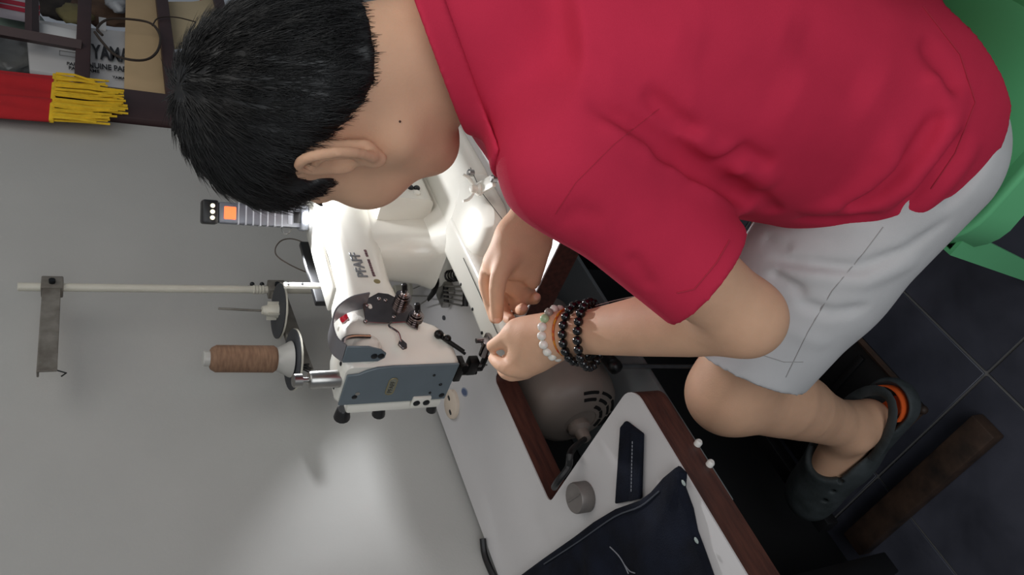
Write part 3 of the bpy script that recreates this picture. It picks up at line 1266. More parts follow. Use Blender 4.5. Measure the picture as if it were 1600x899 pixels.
# hemming attachment: spring, comb of five bars, bent lever
at_ = onz(704, 455, T)
att = thing('binder_attachment', 'blackened steel attachment with spring and comb of bars beside the free arm', 'attachment', at_)
za = T + .022
cpt = [onz(q[0], q[1], za) for q in ((695, 448), (693, 472), (722, 478), (727, 448))]
for k in range(5):
    s = k / 4
    bm = NB()
    tube(bm, [cpt[0] * (1 - s) + cpt[1] * s, cpt[3] * (1 - s) + cpt[2] * s], .0018, 6)
    obj('comb_bar', bm, STEEL, att)
bm = NB()
tube(bm, [cpt[0] + [.004, .003, -.004], cpt[1] - [.003, .002, .004]], .0055, 8, hint=(0, 0, 1))
tube(bm, [cpt[3] + [.004, .003, -.004], cpt[2] - [.003, .002, .004]], .0055, 8)
obj('comb_side', bm, DKM, att)
bm = NB()
s0, s1 = onz(702, 432, za), onz(724, 428, za)
cpts = []
ax_ = Vector(s1 - s0)
x_, y_, z_ = frame(ax_)
for k in range(61):
    a = k / 60 * 5 * 2 * PI
    cpts.append(Vector(s0) + ax_ * (k / 60) + (x_ * math.cos(a) + y_ * math.sin(a)) * .0095)
tube(bm, cpts, .0021, 6)
obj('spring', bm, DKM, att)
bm = NB()
tube(bm, [onz(*q, za + .008) for q in ((643, 416), (655, 424), (672, 424), (682, 438), (678, 455), (669, 468))], [.006, .008, .009, .009, .008, .005], 8, 4, flat=.45, hint=(0, 0, 1))
obj('bent_lever', bm, DKM, att)
for a, b in (((646, 451), (672, 440)), ((634, 462), (668, 463)), ((655, 477), (668, 468))):
    bm = NB()
    tube(bm, [onz(a[0], a[1], za - .004), onz(b[0], b[1], za + .004)], .0015, 6)
    obj('rod', bm, STEEL, att)
bm = NB()
box(bm, (at_[0] + .006, at_[1] + .004, T + .009), (.05, .045, .016), bev=.003)
obj('mount_block', bm, STEEL, att)

# metal cap on the table
cc_ = onz(917, 776, T)
bm = NB()
lathe(bm, (cc_[0], cc_[1], T), (0, 0, 1), [(.0195, 0), (.0205, .001), (.0205, .019), (.0195, .021), (.017, .0205), (.0, .0205)], 24, cap=False)
cap_ = thing('metal_cap', 'squat grey metal cap standing beside the table cut-out', 'cap', (cc_[0], cc_[1], T))
obj('cup', bm, mat('dull_tin', (124, 118, 114), .5, metal=.4, noise=.15, nscale=40), cap_, 50)
bm = NB()
tube(bm, [(cc_[0] - .004, cc_[1] - .014, T + .021), (cc_[0] + .004, cc_[1] + .014, T + .021)], .0012, 6)
obj('ridge', bm, mat('dull_tin', (124, 118, 114), .5), cap_)

# dark cloth strip with a line of stitching
NAVY = mat('navy_denim', (22, 26, 38), .9, rgb2=(15, 17, 25), nscale=30, bump=.5, bscale=700, spec=.15)
STW = mat('pale_stitch', (120, 122, 128), .8)
STG = mat('dark_stitch', (62, 66, 74), .8)
st = thing('cloth_strip', 'narrow folded navy cloth strip with pale stitching beside the metal cap', 'cloth strip', onz(982, 725, T))
q4 = [onz(*q, T + .006) for q in ((968, 668), (976, 658), (1002, 678), (999, 780), (960, 788))]
bm = NB()
prism(bm, [(q[0], q[1]) for q in q4], (0, 0, T + .0003), (1, 0, 0), (0, 1, 0), .006, .002, 2)
obj('strip', bm, NAVY, st)
bm = NB()
q4 = [onz(*q, T + .009) for q in ((986, 668), (1002, 678), (999, 780), (983, 784))]
prism(bm, [(q[0], q[1]) for q in q4], (0, 0, T + .006), (1, 0, 0), (0, 1, 0), .004, .0015, 2)
obj('folded_edge', bm, NAVY, st)
for k in range(14):
    s = k / 14
    a = onz(988 - 2 * s, 690 + 80 * s, T + .0105)
    b = onz(988 - 2 * s, 694 + 80 * s, T + .0105)
    bm = NB()
    tube(bm, [a, b], .0007, 4)
    obj('stitch', bm, STW, st)

# navy garment heaped on the left end of the table
out_px = [(800, 910), (850, 873), (900, 838), (930, 815), (960, 797), (1000, 783), (1020, 768), (1040, 745), (1058, 730), (1068, 740), (1066, 762), (1078, 795), (1085, 830), (1098, 865), (1112, 905)]
outl = [onz(*q, T + .006)[:2] for q in out_px]
outl = [np.array(q) for q in outl] + [np.array(q) for q in ((.16, .64), (.06, .68), (.02, .80), (.05, .93), (.14, 1.0), (.28, 1.03), (.38, 1.02))]
no = []
for i in range(len(outl)):
    a, b = outl[i], outl[(i + 1) % len(outl)]
    k = max(1, int(np.linalg.norm(b - a) / .012))
    for s in range(k):
        no.append(a + (b - a) * s / k)
cen_ = np.mean(no, axis=0)
rg = []
NZ = np.random.default_rng(5)


def wav(x, y):
    return (.5 + .5 * math.sin(x * 46 + y * 30 + 1.3 * math.sin(y * 24))) * .010 + (.5 + .5 * math.sin(y * 66 - x * 18)) * .005


for s, z_ in ((1.0, .0006), (1.004, .004), (.995, .009), (.97, .011), (.93, .012)):
    rg.append([(cen_[0] + (q[0] - cen_[0]) * s, cen_[1] + (q[1] - cen_[1]) * s, T + z_) for q in no])
for s in np.linspace(.88, .04, 22):
    rr = []
    for q in no:
        x, y = cen_[0] + (q[0] - cen_[0]) * s, cen_[1] + (q[1] - cen_[1]) * s
        rr.append((x, y, T + .012 + wav(x, y) * min(1, (1 - s) / .3)))
    rg.append(rr)
bm = NB()
loft(bm, rg)
gar = thing('denim_garment', 'crumpled navy denim garment lying at the left end of the table', 'garment', (cen_[0], cen_[1], T))
obj('cloth', bm, NAVY, gar, 70)
bm = NB()
tube(bm, [onz(*q, T + .0135) for q in ((850, 882), (905, 846), (960, 808), (1000, 792), (1030, 768))], .0010, 5, 4)
obj('top_stitching', bm, STG, gar)
bm = NB()
tube(bm, [onz(*q, T + .024) for q in ((953, 855), (966, 868), (975, 882), (982, 897))], .0008, 5, 4)
tube(bm, [onz(*q, T + .024) for q in ((975, 882), (984, 893), (992, 896))], .0007, 5, 3)
obj('frayed_thread', bm, STW, gar)
bm = NB()
for q in ((1068, 755), (1088, 845)):
    c_ = onz(*q, T + .010)
    ball(bm, c_, .004, 8, (1.0, .6, .3))
obj('pale_lining', bm, mat('pale_lining', (150, 160, 156), .9), gar)

# loose white thread hanging across the gap
bm = NB()
tube(bm, [P(930, 478, .93), P(960, 470, .91), P(990, 464, .89), P(1022, 463, .87), P(1050, 470, .85)], .0005, 5, 5)
tag(obj('loose_thread', bm, mat('white_thread', (190, 186, 180), .8)), 'fine white thread trailing from the bead bracelets to the sleeve', 'thread')

# ------------------------------------------------------------------ red cloth with a yellow fringe, hung by the window
YC = YW - .03
clo = thing('fringed_cloth', 'red cloth with yellow fringe hanging at the window jamb', 'cloth', ony(60, 145, YC))
REDC = mat('red_cloth', (176, 22, 30), .85, noise=.12, nscale=20, bump=.3, bscale=900)
YEL = mat('yellow_fringe', (232, 190, 34), .8, noise=.2, nscale=60)
c4 = [ony(*q, YC) for q in ((80, 118), (80, 190))]
xr, xl, zb = c4[0][0], c4[1][0], ony(82, 150, YC)[2]
bm = NB()
rows = []
for j in range(14):
    z_ = zb + j / 13 * .26
    a, b = [], []
    for i in range(25):
        s = i / 24
        x_ = xl + (xr - xl) * s - .01 * (j / 13) * (1 if s > .5 else -1) * 0
        y_ = YC + .007 * math.sin(s * 13 + j * .15) + .003 * math.sin(s * 29)
        a.append((x_, y_ - .001, z_))
        b.append((x_, y_ + .001, z_))
    rows.append(a + b[::-1])
loft(bm, rows)
obj('cloth_panel', bm, REDC, clo, 60)
bm = NB()
box(bm, ((xl + xr) / 2, YC - .002, zb - .002), (abs(xr - xl), .012, .010), bev=.002)
obj('fringe_heading', bm, YEL, clo)
rg2 = random.Random(4)
me_f = None
for k in range(62):
    x_ = xl + (xr - xl) * (k + .5) / 62
    ln = .135 + rg2.uniform(-.02, .02) - (.035 if k < 14 or (k > 49) else 0)
    y_ = YC - .004 + rg2.uniform(-.008, .006)
    bm = NB()
    tube(bm, [(x_, y_, zb - .004), (x_ + rg2.uniform(-.004, .004), y_ + rg2.uniform(-.004, .004), zb - ln * .5), (x_ + rg2.uniform(-.009, .009), y_ + rg2.uniform(-.008, .004), zb - ln)], [.0032, .0030, .0026], 5)
    obj('fringe_cord', bm, YEL, clo)

# ------------------------------------------------------------------ what is kept behind the window grille
YI = YW + .045


def slab(name, px, y, th, m, label, cat, bev=.003, grp=None):
    q = [ony(a, b, y) for a, b in px]
    bm = NB()
    prism(bm, [(v[0], v[2]) for v in q], (0, y + th, 0), (1, 0, 0), (0, 0, 1), th, bev, 2)
    o = obj(name, bm, m, None, 35)
    if label:
        tag(o, label, cat, grp)
    return o


PKG = mat('white_plastic_film', (196, 194, 192), .45, noise=.06, nscale=14, bump=.5, bscale=22)
pk = thing('parts_package', 'white printed parts packet behind the window grille', 'packet', ony(120, 100, YI))
o_ = slab('packet', [(42, 60), (60, 30), (140, 42), (230, 52), (230, 140), (150, 134), (110, 118), (46, 108)], YI, .02, PKG, None, None, .006)
setp(o_, pk)
INK = mat('black_ink', (26, 26, 28), .6)
for txt, sz, (px, py), bold, nar in (('YAMAHA', .112, (144, 90), .003, .30), ('GENUINE PARTS', .040, (122, 103), .0008, .46), ('PART NO.', .022, (104, 101), .0004, .6), ('PART NAME', .022, (107, 108), .0004, .6), ('YAMAHA', .018, (176, 122), .0003, .6), ('JAPAN', .020, (176, 118), .0004, .6))[:5]:
    p_ = ony(px, py, YI - .0065)
    text('print', txt, sz, p_, (.03, 0, -1), (1, 0, .03), INK, pk, .0004, bold, nar)
bm = NB()
q = [ony(*v, YI - .0008) for v in ((93, 79), (128, 84), (128, 91), (93, 86))]
tube(bm, q, .0010, 4, closed=True, hint=(0, 1, 0))
obj('printed_box', bm, mat('grey_ink', (120, 118, 116), .6), pk)
slab('white_box', [(58, 34), (130, 50), (130, 62), (58, 50)], YI - .02, .016, mat('white_card', (214, 214, 212), .6), 'thin white box edge above the printed packet', 'box')
cb = slab('cardboard_sheet', [(197, -40), (262, -40), (262, 150), (194, 142)], YI - .012, .006, mat('cardboard', (196, 168, 128), .8, noise=.06, nscale=12), 'plain brown cardboard sheet behind the grille', 'cardboard', .001)
slab('cream_packet', [(262, 2), (300, 2), (345, -5), (340, 60), (262, 70)], YI, .02, mat('cream_paper', (206, 186, 148), .7, noise=.08, nscale=14), 'cream paper packet beside the man\'s hair behind the grille', 'packet')
slab('striped_bag', [(-20, -30), (55, -30), (62, 6), (62, 24), (-20, 8)], YI + .01, .03, mat('white_bag', (196, 186, 192), .5), 'white bag with red stripes in the window corner', 'bag')
sb_ = bpy.data.objects['striped_bag']
for k in range(2):
    q = [ony(*v, YI + .004) for v in ((-20, -8 + k * 9), (62, 8 + k * 9), (62, 13 + k * 9), (-20, -3 + k * 9))]
    bm = NB()
    prism(bm, [(v[0], v[2]) for v in q], (0, YI + .008, 0), (1, 0, 0), (0, 0, 1), .003)
    obj('red_stripe', bm, mat('stripe_red', (176, 36, 60), .6), sb_)
CLB = mat('cloudy_plastic', (116, 116, 112), .3, rgb2=(80, 80, 78), nscale=12, bump=.8, bscale=25)


def lump(name, px, py, y, r, sc, m, label, cat):
    c = ony(px, py, y)
    b = bmesh.new()
    bmesh.ops.create_icosphere(b, subdivisions=3, radius=r)
    rg_ = random.Random(px * 7 + py)
    ph = [rg_.uniform(0, 6) for _ in range(6)]
    for v in b.verts:
        n = v.co.normalized()
        v.co *= 1 + .14 * math.sin(n.x * 5 + ph[0]) * math.sin(n.z * 6 + ph[1]) + .07 * math.sin(n.x * 11 + ph[2] + n.z * 9) + .05 * math.sin(n.y * 13 + ph[3])
    bmesh.ops.scale(b, vec=Vector(sc), verts=b.verts)
    bm = NB()
    _merge(bm, b, Matrix.Translation(Vector([float(q) for q in c])))
    return tag(obj(name, bm, m, None, 180), label, cat)


lump('plastic_bag', 18, 85, YI + .05, .09, (1, .35, 1), CLB, 'cloudy plastic bag left of the printed packet', 'bag')
lump('plastic_bag', 20, 35, YI + .11, .10, (1.2, .35, .9), mat('green_film', (120, 136, 124), .4, noise=.2, nscale=14), 'greenish plastic bag under the striped bag', 'bag')
lump('dark_bag', 90, 6, YI + .16, .08, (1.3, .35, .9), mat('dark_cloth', (62, 54, 48), .8, rgb2=(30, 26, 26), nscale=16), 'dark brown bundle behind the grille bars', 'bundle')
lump('olive_bag', 118, 22, YI + .055, .05, (1.2, .35, .9), mat('olive_cloth', (128, 118, 78), .8, noise=.2), 'olive bundle above the thin white box', 'bundle')
lump('brown_bag', 165, 12, YI + .09, .09, (1.3, .35, 1.0), mat('brown_bag', (112, 86, 66), .8, rgb2=(70, 52, 44), nscale=16), 'mottled brown bundle above the lettering on the packet', 'bundle')
lump('blue_pouch', 185, 4, YI + .03, .05, (1.2, .4, .8), mat('white_blue', (190, 192, 194), .5, rgb2=(60, 66, 78), nscale=18), 'white and dark blue pouch beside the cardboard', 'pouch')
slab('white_tag', [(154, 26), (166, 28), (166, 46), (156, 45)], YI - .006, .006, mat('white_card', (214, 214, 212), .6), 'small white tag hanging over the printed packet', 'tag', .001)
lump('pink_cloth', 440, -6, YI + .02, .16, (1.6, .3, .75), mat('pink_cloth', (222, 60, 140), .8, rgb2=(176, 30, 100), nscale=9), 'bright pink cloth behind the grille above the hair', 'cloth')
lump('red_pouch', 325, -2, YI + .06, .05, (1.3, .4, .6), mat('rose_cloth', (196, 70, 84), .8, noise=.2), 'small rose red pouch next to the pink cloth', 'pouch')
lump('lilac_cloth', 590, -4, YI + .01, .09, (1.5, .3, .6), mat('lilac_cloth', (206, 186, 196), .8, noise=.12, bump=.5, bscale=80), 'pale lilac lace cloth near the back of the man\'s neck', 'cloth')
lump('black_cloth', 505, 10, YI + .16, .12, (1.3, .3, .7), mat('black_cloth', (26, 24, 26), .9), 'black cloth between the pink and the lilac cloth', 'cloth')
# ring of wire hung on the bars
bm = NB()
wc = [(160, 55), (152, 44), (170, 30), (212, 31), (238, 38), (250, 56), (247, 78), (232, 92), (208, 94), (180, 86), (160, 66), (148, 50)]
tube(bm, [ony(a, b, YW - .008 - .002 * k) for k, (a, b) in enumerate(wc)], .0036, 6, 5)
tube(bm, [ony(238, 40, YW - .01), ony(248, 28, YW - .01), ony(275, 27, YW - .008), ony(305, 34, YW + .0)], .002, 6, 5)
tag(obj('wire_ring', bm, mat('rusty_wire', (56, 46, 38), .7)), 'ring of rusty wire hung in front of the cardboard', 'wire')

# ------------------------------------------------------------------ green plastic chair
GRN = mat('green_plastic', (116, 204, 142), .38, noise=.04, nscale=6, coat=.1)
chair = thing('plastic_chair', 'green moulded plastic chair under the man', 'chair', (.62, .25, 0))
SZ = .432
x0, x1, y0, y1 = .428, .875, .055, .345
cxm, cym = (x0 + x1) / 2, (y0 + y1) / 2
plan = rrect(x1 - x0, y1 - y0, .085, 8)
bm = NB()
rings = []
for s, dz in ((1.0, -.006), (1.0, -.001), (.985, .002), (.955, 0), (.90, -.006), (.75, -.010), (.5, -.012), (.2, -.012), (.03, -.012)):
    rings.append([(cxm + a * s, cym + b * s, SZ + dz + .040 * max(0, (-b * s - .105) / .045) ** 2) for a, b in plan])
loft(bm, rings)
obj('seat', bm, GRN, chair, 60)
# apron all round, arched between the legs
bm = NB()
rr = []
NPL = len(plan)
for i in range(NPL + 1):
    a, b = plan[i % NPL]
    k = min(1.0, abs(a) / ((x1 - x0) / 2)) * min(1.0, abs(b) / ((y1 - y0) / 2))
    hgt = .040 + .045 * k
    rr.append([(cxm + a * .995, cym + b * .995, SZ - .003), (cxm + a * 1.02, cym + b * 1.02, SZ - hgt), (cxm + a * .995, cym + b * .995, SZ - hgt), (cxm + a * .97, cym + b * .97, SZ - .006)])
loft(bm, rr)
obj('apron', bm, GRN, chair, 50)
for lx, ly, sx, sy in ((.445, .335, -1, 1), (.835, .335, 1, 1), (.445, .07, -1, -1), (.835, .07, 1, -1)):
    bm = NB()
    f_ = np.array([lx + (.042 if (sx < 0 and sy > 0) else sx * .03), ly + sy * .085, 0.0])
    t_ = np.array([lx, ly, SZ - .03])
    rr = []
    for s in np.linspace(0, 1, 8):
        c = t_ + (f_ - t_) * s
        w_ = .036 - .010 * s
        L4 = [(0, 0), (-sx * w_, 0), (-sx * w_, -sy * .005), (-sx * .005, -sy * .005), (-sx * .005, -sy * w_), (0, -sy * w_)]
        rr.append([(c[0] + a, c[1] + b, c[2]) for a, b in L4])
    loft(bm, rr)
    obj('leg', bm, GRN, chair, 30)
# backrest: two uprights, slats, top rail
for xs in (x0 + .03, x1 - .03):
    bm = NB()
    rr = []
    for s in np.linspace(0, 1, 10):
        y_ = y0 - .012 - .075 * s
        z_ = SZ + .035 + .36 * s
        rr.append([(xs - .03, y_ + .004, z_), (xs + .03, y_ + .004, z_), (xs + .03, y_ - .006, z_), (xs - .03, y_ - .006, z_)])
    loft(bm, rr)
    obj('back_upright', bm, GRN, chair, 40)
for s in (.06, .30, .52, .74, .96):
    bm = NB()
    y_ = y0 - .012 - .075 * s
    box(bm, ((x0 + x1) / 2, y_ - .001, SZ + .035 + .36 * s), (x1 - x0 - .03, .010, .05), Matrix.Rotation(-.2, 4, 'X'), bev=.003)
    obj('back_slat', bm, GRN, chair)

# ------------------------------------------------------------------ the man at the machine
SKIN = mat('skin', (216, 171, 140), 0.62, noise=0.10, nscale=25, bump=0.14, bscale=420, sss=0.12, spec=0.25)
HAIRM = mat('black_hair', (14, 13, 13), 0.42, spec=0.5)
SHIRTM = mat('crimson_cotton', (200, 45, 74), 0.85, noise=0.10, nscale=14, bump=0.25, bscale=1800, spec=0.2)
SHORTM = mat('pale_grey_cotton', (205, 203, 202), 0.9, noise=0.08, nscale=18, bump=0.25, bscale=1500, spec=0.15)

man = thing('person', 'man in a crimson shirt and pale shorts leaning over the sewing machine', 'person', (0.66, 0.22, 0.45))

# head frame: looking down at the needle
_a, _pd = math.radians(10), math.radians(27)
_hf = np.array([math.sin(_a), math.cos(_a), 0.0])
_z = np.array([0, 0, 1.0])
HF = _hf * math.cos(_pd) - _z * math.sin(_pd)
HU = _z * math.cos(_pd) + _hf * math.sin(_pd)
HL = np.cross(HU, HF)
HC = P(432, 174, 0.70) - (-.01 * HF + .035 * HU)
HAX = (HL, HF, HU)


def hd(l, f, u):
    return HC + HL * l + HF * f + HU * u


body = Soft()
# cranium, face, jaw
body.ell(hd(0, -.010, .028), HAX, (.074, .090, .083), .01)
body.ell(hd(0, .030, -.040), HAX, (.066, .068, .090), .02)
body.limb(hd(.053, .002, -.066), hd(.020, .066, -.099), .025, .022, .03)
body.limb(hd(-.053, .002, -.066), hd(-.020, .066, -.099), .025, .022, .03)
body.ell(hd(0, .067, -.100), HAX, (.034, .026, .023), .02)
body.ell(hd(.042, .062, -.03), HAX, (.030, .032, .036), .02)
body.ell(hd(-.042, .062, -.03), HAX, (.030, .032, .036), .02)
# brow, nose, lips
body.limb(hd(-.034, .074, .022), hd(.034, .074, .022), .010, .010, .015)
body.limb(hd(0, .088, .005), hd(0, .112, -.035), .009, .013, .012)
body.ell(hd(.014, .1, -.04), HAX, (.011, .012, .009), .008)
body.ell(hd(-.014, .1, -.04), HAX, (.011, .012, .009), .008)
body.limb(hd(-.022, .086, -.066), hd(.022, .086, -.066), .007, .007, .008)
body.limb(hd(-.02, .085, -.077), hd(.02, .085, -.077), .008, .008, .006)
body.ell(hd(.031, .088, .0), HAX, (.017, .012, .011), .008, 's')
body.ell(hd(-.031, .088, .0), HAX, (.017, .012, .011), .008, 's')
body.ell(hd(.031, .079, .0), HAX, (.013, .012, .012), .003)
body.ell(hd(-.031, .079, .0), HAX, (.013, .012, .012), .003)
# ears: bowl, rim, lobe, tragus
for s in (1, -1):
    def er(f, u, o=0.0):
        return hd(s * (.078 + o + max(0, .012 - f) * .45), f * .96 - u * .28 - .012, u * .96 + f * .28 - .012)
    body.limb(er(.004, .016, -.006), er(-.004, -.020, -.006), .019, .014, .006, squash=(HL, .5))
    body.ell(er(.001, -.002, .010), HAX, (.014, .0115, .015), .004, 's')
    rim = [er(.014, .012, .002), er(.013, .027, .003), er(.0, .036, .004), er(-.016, .031, .005), er(-.025, .016, .006), er(-.025, -.002, .005), er(-.018, -.016, .004), er(-.008, -.027, .002)]
    body.chain(rim, [.0038, .0044, .0048, .0050, .0050, .0050, .0048, .0055], .003)
    body.chain([er(.004, .022, .002), er(-.010, .018, .003), er(-.015, .004, .003), er(-.011, -.010, .002), er(.0, -.017, .001)], [.0036] * 5, .004)
    body.ell(er(.001, -.031, .001), HAX, (.0055, .0095, .011), .006)
    body.limb(er(.014, .002, .002), er(.013, -.008, .002), .005, .005, .006)
# neck and upper trunk (under the shirt)
C7 = P(745, 40, .70)
NB_ = P(770, 120, .74)
body.limb(hd(0, -.035, -.035), P(735, 72, .71), .056, .054, .03)
body.limb(hd(0, -.010, -.055), P(765, 75, .73), .042, .042, .03)
SHL = P(886, 258, .665)
SHR = np.array([.80, .29, .985])
body.limb(P(800, 60, .72), SHL, .034, .042, .03)
body.limb(P(740, 70, .71), SHR, .046, .048, .04)
body.chain([(.640, .245, .97), (.638, .22, .85), (.65, .215, .68), (.655, .215, .52)], [.065, .09, .10, .11], .04)
# left arm (near) and right arm
ELL = P(1166, 497, .765)
WRL = P(888, 522, .955)
body.chain([SHL, (SHL * .45 + ELL * .55), ELL], [.042, .042, .037], .03)
body.chain([ELL, ELL * .72 + WRL * .28 + RGT * .0025, WRL * .75 + ELL * .25, WRL], [.0365, .0395, .030, .0245], .02)
ELR = np.array([.885, .335, .800])
WRR = P(838, 336, 1.035)
body.chain([SHR, (SHR + ELR) / 2, ELR], [.050, .043, .037], .03)
body.chain([ELR, ELR * .72 + WRR * .28, WRR * .75 + ELR * .25, WRR], [.037, .039, .029, .0235], .02)


def fing(pts, r0=.0090, r1=.0068, k=.005):
    n = len(pts) - 1
    body.chain(pts, [r0 + (r1 - r0) * i / n for i in range(n + 1)], k)


# left hand: thumb above, forefinger below, pinching the work at the needle
body.limb(WRL, P(842, 532, .985), .024, .027, .02)
body.limb(P(858, 520, .97), P(812, 522, .995), .024, .021, .02)
body.limb(P(858, 540, .985), P(818, 566, 1.005), .024, .022, .02)
body.limb(P(835, 548, 1.0), P(806, 560, 1.03), .022, .016, .02)
fing([P(838, 520, .985), P(808, 517, .995), P(785, 532, 1.01), P(769, 541, 1.03)], .0145, .0085, .010)      # thumb
fing([P(818, 576, 1.0), P(797, 577, 1.0), P(781, 569, 1.015), P(771, 560, 1.035)], .0118, .0078)         # forefinger
fing([P(822, 580, 1.02), P(799, 585, 1.022), P(786, 578, 1.04), P(790, 562, 1.05)], .0115, .0078)
fing([P(828, 574, 1.04), P(806, 580, 1.045), P(797, 568, 1.06), P(803, 553, 1.06)], .0108, .0074)
fing([P(832, 566, 1.055), P(814, 570, 1.06), P(808, 558, 1.07), P(816, 546, 1.065)], .0095, .0066)
# right hand: palm towards the camera, forefinger and thumb straight, the other fingers curled in
body.limb(WRR, P(812, 362, 1.04), .0235, .026, .02)
body.limb(P(822, 352, 1.03), P(776, 410, 1.05), .024, .018, .02)
body.limb(P(832, 368, 1.03), P(810, 418, 1.05), .023, .019, .02)
body.limb(P(800, 376, 1.03), P(782, 412, 1.04), .021, .017, .02)
fing([P(764, 418, 1.06), P(758, 440, 1.055), P(765, 472, 1.055), P(772, 498, 1.06)], .0115, .0076)       # forefinger
fing([P(795, 402, 1.02), P(779, 435, 1.02), P(776, 468, 1.03), P(777, 496, 1.045)], .0140, .0088, .010)    # thumb
fing([P(778, 424, 1.08), P(780, 462, 1.095), P(790, 492, 1.085), P(799, 501, 1.065)], .0110, .0076)
fing([P(794, 424, 1.085), P(803, 462, 1.10), P(812, 484, 1.08), P(817, 482, 1.058)], .0110, .0078)
fing([P(810, 420, 1.08), P(824, 450, 1.09), P(834, 468, 1.075), P(838, 465, 1.055)], .0098, .0070)
body.limb(P(846, 383, 1.035), P(832, 438, 1.06), .014, .012, .012)
body.limb(P(795, 435, 1.075), P(818, 462, 1.085), .018, .014, .01)
# legs
HPL, HPR = np.array([.565, .23, .53]), np.array([.755, .23, .53])
KNL = P(1142, 613, 1.045)
KNR = np.array([.84, .62, .56])
ANL = P(1326, 668, 1.225)
ANR = np.array([.80, .74, .20])
for hp, kn, an in ((HPL, KNL, ANL), (HPR, KNR, ANR)):
    body.chain([hp, hp * .5 + kn * .5, kn], [.088, .072, .054], .03)
    body.ell(kn + np.array([0, .008, .006]), np.eye(3), (.043, .042, .048), .02)
    calf = kn * .66 + an * .34 + np.array([0, -.014, 0])
    body.chain([kn, calf, kn * .3 + an * .7 + np.array([0, -.004, 0]), an], [.052, .0565, .042, .036], .03)
    heel = an + np.array([.0, -.012, -.040])
    body.limb(an, heel, .035, .032, .02)
    body.ell(an + np.array([-.034, .0, .0]), np.eye(3), (.008, .012, .013), .01)
    body.limb(heel, heel + np.array([-.004, .17, -.020]), .031, .026, .02, squash=((0, 0, 1), .8))
    body.limb(an, heel + np.array([-.004, .13, .0]), .030, .026, .03)
_v, _q = body.mesh((.26, .02, .08), (1.0, 1.0, 1.34), .003)
skin = link('body', raw_mesh('body', relax(_v, _q, 2, .4), _q), SKIN, man)

# ------------------------------------------------------------------ shirt
TZ = [.40, .50, .60, .70, .80, .90, .97, 1.02, 1.06, 1.10]
TC = [(.640, .215), (.640, .215), (.637, .217), (.633, .218), (.632, .220), (.632, .230), (.630, .245), (.625, .26), (.618, .27), (.61, .275)]
TA = [.205, .205, .200, .192, .182, .172, .152, .12, .09, .07]
TB = [.165, .165, .160, .150, .140, .124, .104, .088, .07, .06]
_TCx, _TCy = [c[0] for c in TC], [c[1] for c in TC]
_yw = math.radians(-8)


def torso(grow=0.0):
    def fn(p):
        z = p[:, 2]
        x = p[:, 0] - np.interp(z, TZ, _TCx)
        y = p[:, 1] - np.interp(z, TZ, _TCy)
        a = np.interp(z, TZ, TA) + grow
        b = np.interp(z, TZ, TB) + grow
        u = x * math.cos(_yw) + y * math.sin(_yw)
        v = -x * math.sin(_yw) + y * math.cos(_yw)
        r = (np.abs(u / a) ** 2.4 + np.abs(v / b) ** 2.4) ** (1 / 2.4)
        return np.maximum((r - 1) * np.minimum(a, b) * .9, z - .99)
    return fn


SLD = (ELL - SHL) / np.linalg.norm(ELL - SHL)
SLE = SHL + SLD * .188
RLD = (ELR - SHR) / np.linalg.norm(ELR - SHR)
RLE = SHR + RLD * .16
shirt = Soft()
shirt.func(torso(), (.64, .22, .75), .45, .02)
shirt.limb(P(795, 70, .72), SHL, .046, .048, .03)
shirt.limb(P(752, 70, .71), SHR, .066, .062, .05)
shirt.limb(P(775, 62, .71), P(650, 90, .685), .060, .064, .03)
shirt.limb((.53, .225, .565), (.75, .225, .565), .112, .112, .05)
shirt.limb(SHL, SLE + SLD * .04 - RGT * .0 + np.array([.0, -.006, .0]), .053, .059, .045)
shirt.limb(SHR, RLE + RLD * .04, .063, .058, .05)
# folds: (pixels along the fold, depth, width)
FOLDS = [
    ([(915, 160), (985, 195), (1060, 235), (1095, 285)], .008, .008),
    ([(935, 195), (1010, 245), (1075, 280)], -.006, .010),
    ([(1005, 140), (1055, 185), (1100, 215)], .008, .007),
    ([(1010, 236), (1060, 246), (1120, 282), (1180, 322)], .018, .009),
    ([(1040, 262), (1110, 302), (1170, 335)], -.005, .008),
    ([(1125, 285), (1165, 262), (1215, 290)], -.004, .011),
    ([(1115, 252), (1160, 236), (1208, 262)], .006, .008),
    ([(1180, 300), (1200, 320), (1215, 335)], .008, .007),
    ([(1060, 195), (1110, 232), (1160, 238)], -.006, .008),
    ([(1290, 335), (1370, 302), (1432, 238), (1475, 165)], .013, .009),
    ([(1320, 345), (1420, 292), (1480, 205), (1505, 130)], -.009, .011),
    ([(1400, 335), (1460, 272), (1512, 200)], .011, .008),
    ([(1420, 345), (1480, 290), (1530, 215)], -.006, .009),
    ([(1250, 335), (1320, 322), (1388, 262), (1408, 195)], -.008, .014),
    ([(1240, 345), (1310, 345), (1380, 330)], .008, .007),
    ([(1440, 60), (1480, 110), (1500, 150)], .009, .010),
    ([(1450, 110), (1475, 150), (1480, 185)], -.006, .010),
    ([(1230, 40), (1300, 90), (1370, 150)], .006, .025),
    ([(1060, 60), (1150, 120), (1250, 150)], .005, .025),
    ([(985, 395), (1005, 430), (1020, 455)], .004, .007),
    ([(870, 345), (905, 330), (950, 345)], .003, .009),
]
_pts = [([shirt.hit(*q) for q in px], dd, ww) for px, dd, ww in FOLDS]
for pts, dd, ww in _pts:
    shirt.crease(pts, dd, ww)
_tor = Soft()
_tor.ops = [shirt.ops[0], shirt.ops[3]]
_hem = [_tor.hit(*q) for q in ((1478, 8), (1545, 100), (1568, 165), (1530, 250), (1480, 305))]
_hz = sorted([(math.atan2(h[1] - .22, h[0] - .64) % (2 * PI), h[2]) for h in _hem])
print('hem', [(round(math.degrees(a)), round(z, 3)) for a, z in _hz])
_ha = [min(_hz)[0] - .1] + [a for a, z in _hz] + [2 * PI]
